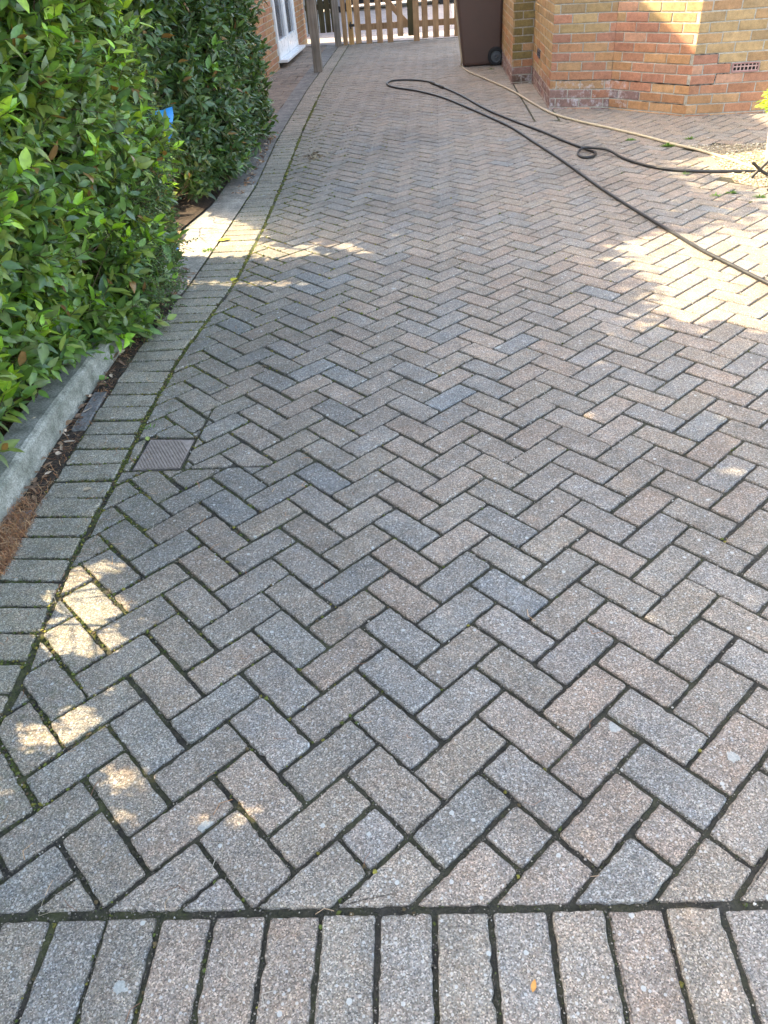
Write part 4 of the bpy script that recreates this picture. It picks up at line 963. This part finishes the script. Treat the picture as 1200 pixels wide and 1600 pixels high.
mb = MB(); mb.add([(-4.8, 15.8, 2.9), (-2.7, 15.8, 2.9), (-2.7, 22.2, 2.9), (-4.8, 22.2, 2.9), (-3.75, 15.8, 3.5), (-3.75, 22.2, 3.5)], [(0, 1, 4), (3, 5, 2), (0, 4, 5, 3), (1, 2, 5, 4), (0, 3, 2, 1)]); under(mb.build('roof', M_OLDC), sh)

# ------------------------------------------------------------------ wheelie bin (seen from its side)
bn = thing('wheelie_bin', 'tall brown wheelie bin standing by the house pier in front of the gate', 'bin', (.65, 10.8, 0))
mb = MB(); rings = []
def ring(x0, x1, y0, y1, z, r=.035):
    P = []
    for (cx, cy, a0) in ((x1-r, y0+r, -90), (x1-r, y1-r, 0), (x0+r, y1-r, 90), (x0+r, y0+r, 180)):
        for k in range(4): q = math.radians(a0+k*30); P.append((cx+r*math.cos(q), cy+r*math.sin(q), z))
    return P
lv = [(0.012, .415, .80, 10.56, 10.98), (.03, .402, .885, 10.55, 10.99), (.05, .398, .89, 10.545, 10.995), (.17, .387, .895, 10.535, 11.005), (.45, .36, .90, 10.52, 11.02), (.9, .315, .915, 10.5, 11.04), (.96, .31, .92, 10.49, 11.05), (.965, .285, .945, 10.47, 11.07), (1.0, .285, .945, 10.47, 11.07)]
V = []
for (z, a, b, c, d) in lv: V += ring(a, b, c, d, z)
n = 16; mb.add(V, [(j*n+i, j*n+(i+1) % n, (j+1)*n+(i+1) % n, (j+1)*n+i) for j in range(len(lv)-1) for i in range(n)]+[tuple(range(n))[::-1], tuple(range((len(lv)-1)*n, len(lv)*n))]); under(mb.build('body', M_BIN, smooth=False), bn)
mb = MB(); V = ring(.255, .965, 10.45, 11.09, 1.004)+ring(.255, .965, 10.45, 11.09, 1.03)+ring(.315, .925, 10.51, 11.03, 1.075, .06); mb.add(V, [(j*n+i, j*n+(i+1) % n, (j+1)*n+(i+1) % n, (j+1)*n+i) for j in range(2) for i in range(n)]+[tuple(range(n))[::-1], tuple(range(2*n, 3*n))]); under(mb.build('lid', M_BIN), bn)
mb = MB(); tube(mb, [(.955, 10.54, .99), (.985, 10.54, 1.0), (.985, 11.0, 1.0), (.955, 11.0, .99)], .012); under(mb.build('handle', M_BIN), bn)
for yy in (10.485, 11.02):
    mb = MB(); m_ = 28; V = []; cx, cz = .825, .105
    for (rr, dy) in ((.066, .006), (.072, 0), (.097, 0), (.105, .01), (.105, .04), (.097, .05), (.07, .05)):
        for i in range(m_): q = 2*math.pi*i/m_; V.append((cx+rr*math.cos(q), yy+dy, cz+rr*math.sin(q)))
    mb.add(V, [(j*m_+i, j*m_+(i+1) % m_, (j+1)*m_+(i+1) % m_, (j+1)*m_+i) for j in range(6) for i in range(m_)]); wh = under(mb.build('wheel', M_TYRE), bn)
    mb = MB(); V = []
    for (rr, dy) in ((.0, .004), (.02, .0), (.026, .008), (.06, .012), (.07, .004)):
        for i in range(m_): q = 2*math.pi*i/m_; V.append((cx+rr*math.cos(q), yy+dy, cz+rr*math.sin(q)))
    mb.add(V, [(j*m_+i, j*m_+(i+1) % m_, (j+1)*m_+(i+1) % m_, (j+1)*m_+i) for j in range(4) for i in range(m_)]); h = mb.build('hub', M_HUB); h.parent = wh
mb = MB(); tube(mb, [(.825, 10.52, .105), (.825, 11.02, .105)], .01); under(mb.build('axle', M_STEEL), bn)

# ------------------------------------------------------------------ hoses
def hose(name, label, pxs, r, mat, extra_start=None, extra_end=None, zf=None):
    P = [gp(x, y, r) for x, y in pxs]
    for i, p in enumerate(P): p[2] = r+.002+(zf(i) if zf else 0)
    if extra_start: P = extra_start+P
    if extra_end: P = P+extra_end
    C_ = catmull(P, 10); mb = MB(); tube(mb, C_, r, seg=10); o = mb.build(name, mat, smooth=True, origin=tuple(C_[0])); tag(o, label, 'hose'); return o, C_
BL = [(1330, 505), (1200, 443), (1150, 418), (1100, 393), (1058, 368), (1000, 333), (940, 295), (880, 252), (840, 226), (800, 200), (762, 182), (730, 168), (690, 152), (650, 142), (618, 137), (605, 132), (610, 127), (630, 125), (655, 126), (674, 129), (691, 136), (720, 149), (760, 171), (800, 188), (850, 207), (885, 222), (915, 233), (930, 239), (925, 245), (911, 246), (903, 241), (910, 236.5), (928, 236.5), (950, 240), (975, 248), (1010, 259), (1045, 265), (1080, 267.5), (1110, 268), (1140, 268), (1170, 268), (1192, 268)]
ho, HC = hose('garden_hose', 'long black rubber hose looped across the driveway with a small coil', BL, .0096, M_RUBBER, zf=lambda i: .022 if i in (31, 32, 33) else 0)
mb = MB(); a = gp(673, 128.6, .0135); b = gp(692, 136.5, .0135); d = b-a
tube(mb, [a+d*t for t in (-.05, 0, .3, .35, .65, .7, 1, 1.05)], [.0105, .016, .017, .012, .012, .017, .016, .0105], seg=12); o = mb.build('connector', M_STEEL); under(o, ho)
BG = [(721, 103), (732, 112), (760, 124), (800, 142), (830, 160), (862, 177), (900, 188.5), (960, 202), (1010, 214), (1050, 225), (1085, 233), (1110, 240), (1140, 249), (1165, 258), (1190, 264)]
top = [np.array([.29, 10.45, 1.2]), np.array([.275, 10.42, .95]), np.array([.325, 10.47, .6]), np.array([.358, 10.5, .3]), np.array([.385, 10.5, .09])]
hose('garden_hose', 'pale beige hose hanging down beside the brown bin and running past the house wall', BG, .0095, M_BEIGE, extra_start=top)

# ------------------------------------------------------------------ planter, hose reel, gravel on the right edge
pr = thing('stone_planter', 'weathered pale stone planter at the right edge beside the gravel', 'planter', (2.50, 4.86, 0))
mb = MB(); n = 28; V = []; lv = [(0, .17), (.01, .185), (.06, .19), (.2, .205), (.30, .215), (.31, .235), (.345, .24), (.35, .232), (.35, .205), (.30, .195)]
for z, r in lv:
    for i in range(n):
        q = 2*math.pi*i/n; rr = r*(1+.012*fbm(math.cos(q)*3, math.sin(q)*3, z*9)); V.append((2.50+rr*math.cos(q), 4.86+rr*math.sin(q), z))
mb.add(V, [(j*n+i, j*n+(i+1) % n, (j+1)*n+(i+1) % n, (j+1)*n+i) for j in range(len(lv)-1) for i in range(n)]+[tuple(range((len(lv)-1)*n, len(lv)*n))]); under(mb.build('pot', mat_noise('stone', (.3, .28, .26), (.5, .48, .45), 18, sp=(90, .2), bs=.8, bd=.01), smooth=True), pr)
bu = thing('leafy_plant', 'bright yellow-green leafy plant growing in the stone planter', 'plant', (2.50, 4.86, .3)); mb = MB(); n = 1500
d = unit(rng.normal(0, 1, (n, 3))); d[:, 2] = np.abs(d[:, 2])*.9-.15; rr = .13+.15*rng.random(n)**.5; P = np.array([2.50, 4.86, .38])+d*rr[:, None]*np.array([1.05, 1.05, .75])
put_leaves(mb, P, d+rng.normal(0, .4, (n, 3)), rng.normal(0, .5, (n, 3))+[0, 0, 1], rng.uniform(.025, .045, n), rng.uniform(.012, .02, n), np.array([(.3, .42, .05), (.22, .36, .05), (.36, .45, .08)])[rng.choice(3, n)]*rng.uniform(.8, 1.2, (n, 1)))
under(mb.build('foliage', M_TINY), bu); mb = MB()
for i in range(26):
    q = rng.uniform(0, 6.28); tube(mb, [(2.50, 4.86, .29), (2.50+.06*math.cos(q), 4.86+.06*math.sin(q), .4), (2.50+.16*math.cos(q), 4.86+.16*math.sin(q), .45+.1*rng.random())], .003, seg=4)
under(mb.build('stems', M_TWIG), bu)
rl = thing('hose_reel', 'dark metal hose reel stand with splayed legs at the right edge', 'hose reel', (2.36, 4.45, 0))
mb = MB()
for s in (0, 1):
    yy = 4.27+s*.3
    tube(mb, [(2.125, yy, .006), (2.30, yy, .2), (2.37, yy, .30)], .011); tube(mb, [(2.62, yy, .006), (2.44, yy, .2), (2.37, yy, .30)], .011); tube(mb, [(2.115, yy, .10), (2.19, yy, .04), (2.26, yy, .0)], .01)
tube(mb, [(2.23, 4.27, .13), (2.23, 4.57, .13)], .009); under(mb.build('stand', M_STEEL), rl)
mb = MB(); n = 24; V = []
for (r, yy) in ((.02, 4.30), (.15, 4.30), (.155, 4.31), (.06, 4.32), (.06, 4.52), (.155, 4.53), (.15, 4.54), (.02, 4.54)):
    for i in range(n): q = 2*math.pi*i/n; V.append((2.37+r*math.cos(q), yy, .30+r*math.sin(q)))
mb.add(V, [(j*n+i, j*n+(i+1) % n, (j+1)*n+(i+1) % n, (j+1)*n+i) for j in range(7) for i in range(n)]); under(mb.build('drum', M_TYRE), rl)
mb = MB(); n = 0; Vs = []; Cs = []
tones = np.array([(.42, .36, .25), (.5, .44, .32), (.34, .28, .2), (.55, .5, .42), (.26, .2, .15)])
while n < 5200:
    x, y = rng.uniform(1.9, 3.24), rng.uniform(4.25, 5.57)
    if not inpoly(x, y, GRAVEL): continue
    s = rng.uniform(.004, .0095); v = ICV*s*np.array([1, rng.uniform(.7, 1), .65]); v = v@np.array(rotz(rng.uniform(0, 6))).T+rng.normal(0, s*.12, v.shape); Vs.append(v+np.array([x, y, s*.35+rng.uniform(0, .006)])); Cs.append(tones[rng.integers(5)]*rng.uniform(.8, 1.15)); n += 1
mb.add_inst(np.array(Vs), ICF, np.array(Cs)); tag(mb.build('gravel', M_STONE), 'pale golden gravel patch around the planter', 'gravel', kind='stuff')
sheet('gravel_bed', GRAVEL, .0005, mat_noise('grit', (.2, .16, .11), (.36, .3, .21), 60, sp=(150, .4)))

# ------------------------------------------------------------------ blue plastic seen in the hedge gap
def crumple(name, label, c, w_, h, loc, seed, rz=0.0, nx_=9, nz_=11):
    mb = MB(); V = []
    for j in range(nz_):
        for i in range(nx_):
            u = i/(nx_-1)-.5; v = j/(nz_-1); tap = .35+.65*v**.6
            x = u*w_*tap; y = .025*math.sin(u*9+seed)+.02*fbm(u*4, v*4, seed); z = v*h+.012*fbm(u*5, v*5, seed+3)+(u*.25*h if v > .9 else 0)
            V.append((x, y-.02*v, z))
    V = np.array(V)@np.array(rotz(rz)).T; n = len(V); Vb = V+np.array([0, .004, 0]); Fc = [(j*nx_+i, j*nx_+i+1, (j+1)*nx_+i+1, (j+1)*nx_+i) for j in range(nz_-1) for i in range(nx_-1)]
    Fb = [tuple(q+n for q in f[::-1]) for f in Fc]; mb.add(np.concatenate([V, Vb])+np.array(loc), Fc+Fb); o = mb.build(name, M_BLUE, smooth=True, origin=loc); return tag(o, label, 'plastic sheet')
crumple('plastic_sheet', 'bright blue plastic sheet sticking out of the end of the near hedge at mid height', 0, .24, .17, (-1.53, 3.86, .57), 1.3, .15)
crumple('plastic_sheet', 'narrow torn strip of blue plastic at the foot of the near hedge end', 0, .05, .19, (-1.49, 3.60, .0), 4.1, .4, 5, 9)

# ------------------------------------------------------------------ weeds, litter, needles
def weed(loc, s, n, label, seed, yellow=False):
    r = thing('weed', label, 'weed', loc); mb = MB(); k = n
    d = unit(np.column_stack([rng.normal(0, 1, (k, 2)), rng.uniform(.0, .7, k)])); P = np.array(loc)+d*rng.uniform(0, .6*s, (k, 1))*np.array([1.5, .8, .15])
    c = np.array([(.09, .19, .035), (.13, .26, .05), (.07, .15, .03)])[rng.choice(3, k)]*rng.uniform(.8, 1.2, (k, 1))
    put_leaves(mb, P, d, np.tile([0, 0, 1.], (k, 1)), rng.uniform(.4, 1, k)*s, rng.uniform(.1, .24, k)*s, c); under(mb.build('leaves', M_TINY), r)
for i, (px, py, s, n, lb) in enumerate([(985, 219, .05, 40, 'small green weed in the paving between the beige and black hoses'), (1043, 228, .06, 60, 'wider green weed tuft touching the beige hose'), (1077, 217, .05, 30, 'green weed in the shaded paving beyond the beige hose'),
        (1143, 302, .045, 30, 'green weed in the joint just below the gravel patch'), (1118, 306, .04, 24, 'green weed left of the one just below the gravel patch'), (1187, 308, .045, 30, 'green weed at the right edge under the hose reel'),
        (1100, 176, .04, 20, 'tiny green weed at the foot of the bay wall'), (866, 176, .02, 14, 'tiny weed sprig at the near corner of the house wall'), (325, 392, .05, 34, 'leafy green weed in the concrete strip by the sunlit hedge gap'), (1070, 272, .035, 18, 'small weed beside the black hose near the gravel'),
        (235, 668, .03, 8, 'small pale seedling beside the drain cover'), (768, 108, .05, 16, 'thin weed in the strip beside the brown bin wheel')]):
    p = gp(px, py, 0); weed((p[0], p[1], 0), s*.72, int(n*1.6), lb, i)
def deadleaf(p, L, W, c, label, rz):
    mb = MB(); D = np.array([[math.cos(rz), math.sin(rz), .12]]); put_leaves(mb, np.array([[p[0], p[1], .004]]), D, np.array([[0, 0, 1.]]), np.array([L]), np.array([W]), np.array([c]), curl=np.array([.15]))
    o = mb.build('fallen_leaf', M_DEBRIS, origin=(p[0], p[1], 0), smooth=True); tag(o, label, 'leaf')
deadleaf(gp(832, 1552), .022, .010, (.5, .22, .06), 'small orange leaf on the near soldier course', 1.3)
deadleaf(gp(338, 378), .10, .05, (.5, .42, .05), 'yellow leaf lying on the sunlit concrete in the hedge gap', .3)
deadleaf(gp(232, 690), .035, .018, (.3, .36, .1), 'pale green leaf on the corner of the drain cover', 2.0)
deadleaf(gp(130, 768), .03, .02, (.34, .26, .18), 'pale brown leaf in the gutter beside the kerb', .6)
deadleaf(gp(362, 440), .05, .04, (.45, .4, .04), 'yellow leaf on the joint in the narrow band of sun', 1.2)
mb = MB(); c0 = gp(494, 247); n = 46; P = np.column_stack([c0[0]+rng.normal(0, .05, n), c0[1]+rng.normal(0, .07, n), rng.uniform(.002, .03, n)])
put_leaves(mb, P, rng.normal(0, 1, (n, 3))*[1, 1, .5], rng.normal(0, 1, (n, 3)), rng.uniform(.03, .06, n), rng.uniform(.008, .02, n), np.array([(.2, .15, .1), (.3, .24, .17), (.14, .1, .07)])[rng.choice(3, n)]); tag(mb.build('dry_leaves', M_DEBRIS), 'clump of dry brown leaves lying on the driveway near the far hedge', 'leaves', kind='stuff')
def needles(name, label, pts, c, n, zr=(.001, .004), L=(.012, .04), zc=0.2):
    mb = MB(); V = []; CC = []
    for i in range(n):
        x, y = pts(); a = rng.uniform(0, 6.28); ln = rng.uniform(*L); w2 = .00055*rng.uniform(.8, 1.6); bend = rng.normal(0, .25)
        z = rng.uniform(*zr); dz = rng.normal(0, zc)*ln*.3
        d = np.array([math.cos(a), math.sin(a)]); e = np.array([-d[1], d[0]])
        q = [np.array([x, y])+d*(t-.5)*ln+e*bend*ln*(t-.5)**2*4 for t in (0, .5, 1)]
        v = []
        for k_, p in enumerate(q):
            for s in (-1, 1): v.append((*(p+e*s*w2), z+dz*(k_-1)))
        for p, in zip(q): v.append((*p, z+.0009+dz*(q.index(p) if False else 0)))
        V.append(v[:6]); CC.append(np.array(c[rng.integers(len(c))])*rng.uniform(.7, 1.25))
    mb.add_inst(np.array(V), [(0, 1, 3, 2), (2, 3, 5, 4)], np.array(CC)); return tag(mb.build(name, M_DEBRIS), label, 'litter', kind='stuff')
RED = [(.42, .19, .08), (.3, .12, .055), (.5, .3, .16), (.2, .1, .06)]
def pile():
    while True:
        y = rng.normal(.91, .13); x = rng.uniform(lx(KI, y)-.0, lx(OUTER, y)+.02)
        if .55 < y < 1.25: return x, y
needles('needle_pile', 'rusty brown heap of conifer needles in the gutter beside the kerb', pile, RED, 3600, (.0, .022), (.012, .035), 1.0)
def gut():
    y = rng.uniform(.3, 3.2); return rng.uniform(lx(KI, y), lx(OUTER, y)+.01), y
needles('gutter_litter', 'brown needles and twigs lying along the soil gutter', gut, RED+[(.1, .06, .04)]*2, 1500, (-.002, .008), (.01, .04), .6)
def left():
    while True:
        y = rng.uniform(-.3, 4); x = -1.2+rng.exponential(.33)
        if x < 1.2: return x, y
needles('scattered_needles', 'thin reddish conifer needles scattered over the left side of the driveway', left, RED+[(.4, .33, .24)], 330, (.0012, .003), (.015, .05), .1)
def allp(): return rng.uniform(-1, 1.3), rng.uniform(-.35, 2.5)
needles('scattered_straw', 'thin pale straws and needles scattered over the near driveway', allp, [(.36, .24, .15), (.45, .4, .33), (.25, .12, .07)], 120, (.0012, .003), (.015, .04), .1)
# leaf litter and grit
mb = MB(); n = 420; y = rng.uniform(.7, 7.2, n); x = np.array([lx(OUTER, a)-abs(rng.normal(0, .05))-.03 for a in y]); k = (y < 3.4) | (y > 4.9); x, y = x[k], y[k]; n = len(x)
P = np.column_stack([x, y, rng.uniform(.004, .02, n)]); put_leaves(mb, P, rng.normal(0, 1, (n, 3))*[1, 1, .3], rng.normal(0, .5, (n, 3))+[0, 0, 1], rng.uniform(.015, .05, n), rng.uniform(.008, .02, n), np.array([(.2, .11, .06), (.3, .18, .11), (.12, .07, .045), (.36, .27, .2)])[rng.choice(4, n)]); tag(mb.build('leaf_litter', M_DEBRIS), 'dead brown leaves gathered under the foot of the hedges', 'leaf litter', kind='stuff')
mb = MB(); n = 900; idx = rng.choice(len(JP), n); s = rng.uniform(.0012, .0034, n); V = ICV[None]*s[:, None, None]+rng.normal(0, .0004, (n, 12, 3))+np.column_stack([JP[idx], np.full(n, -.004)])[:, None, :]
mb.add_inst(V, ICF, np.array([(.5, .47, .42), (.3, .26, .22), (.16, .13, .11)])[rng.choice(3, n, p=[.35, .35, .3])]); tag(mb.build('grit', M_STONE), 'small loose stones in the joints between the blocks', 'grit', kind='stuff')
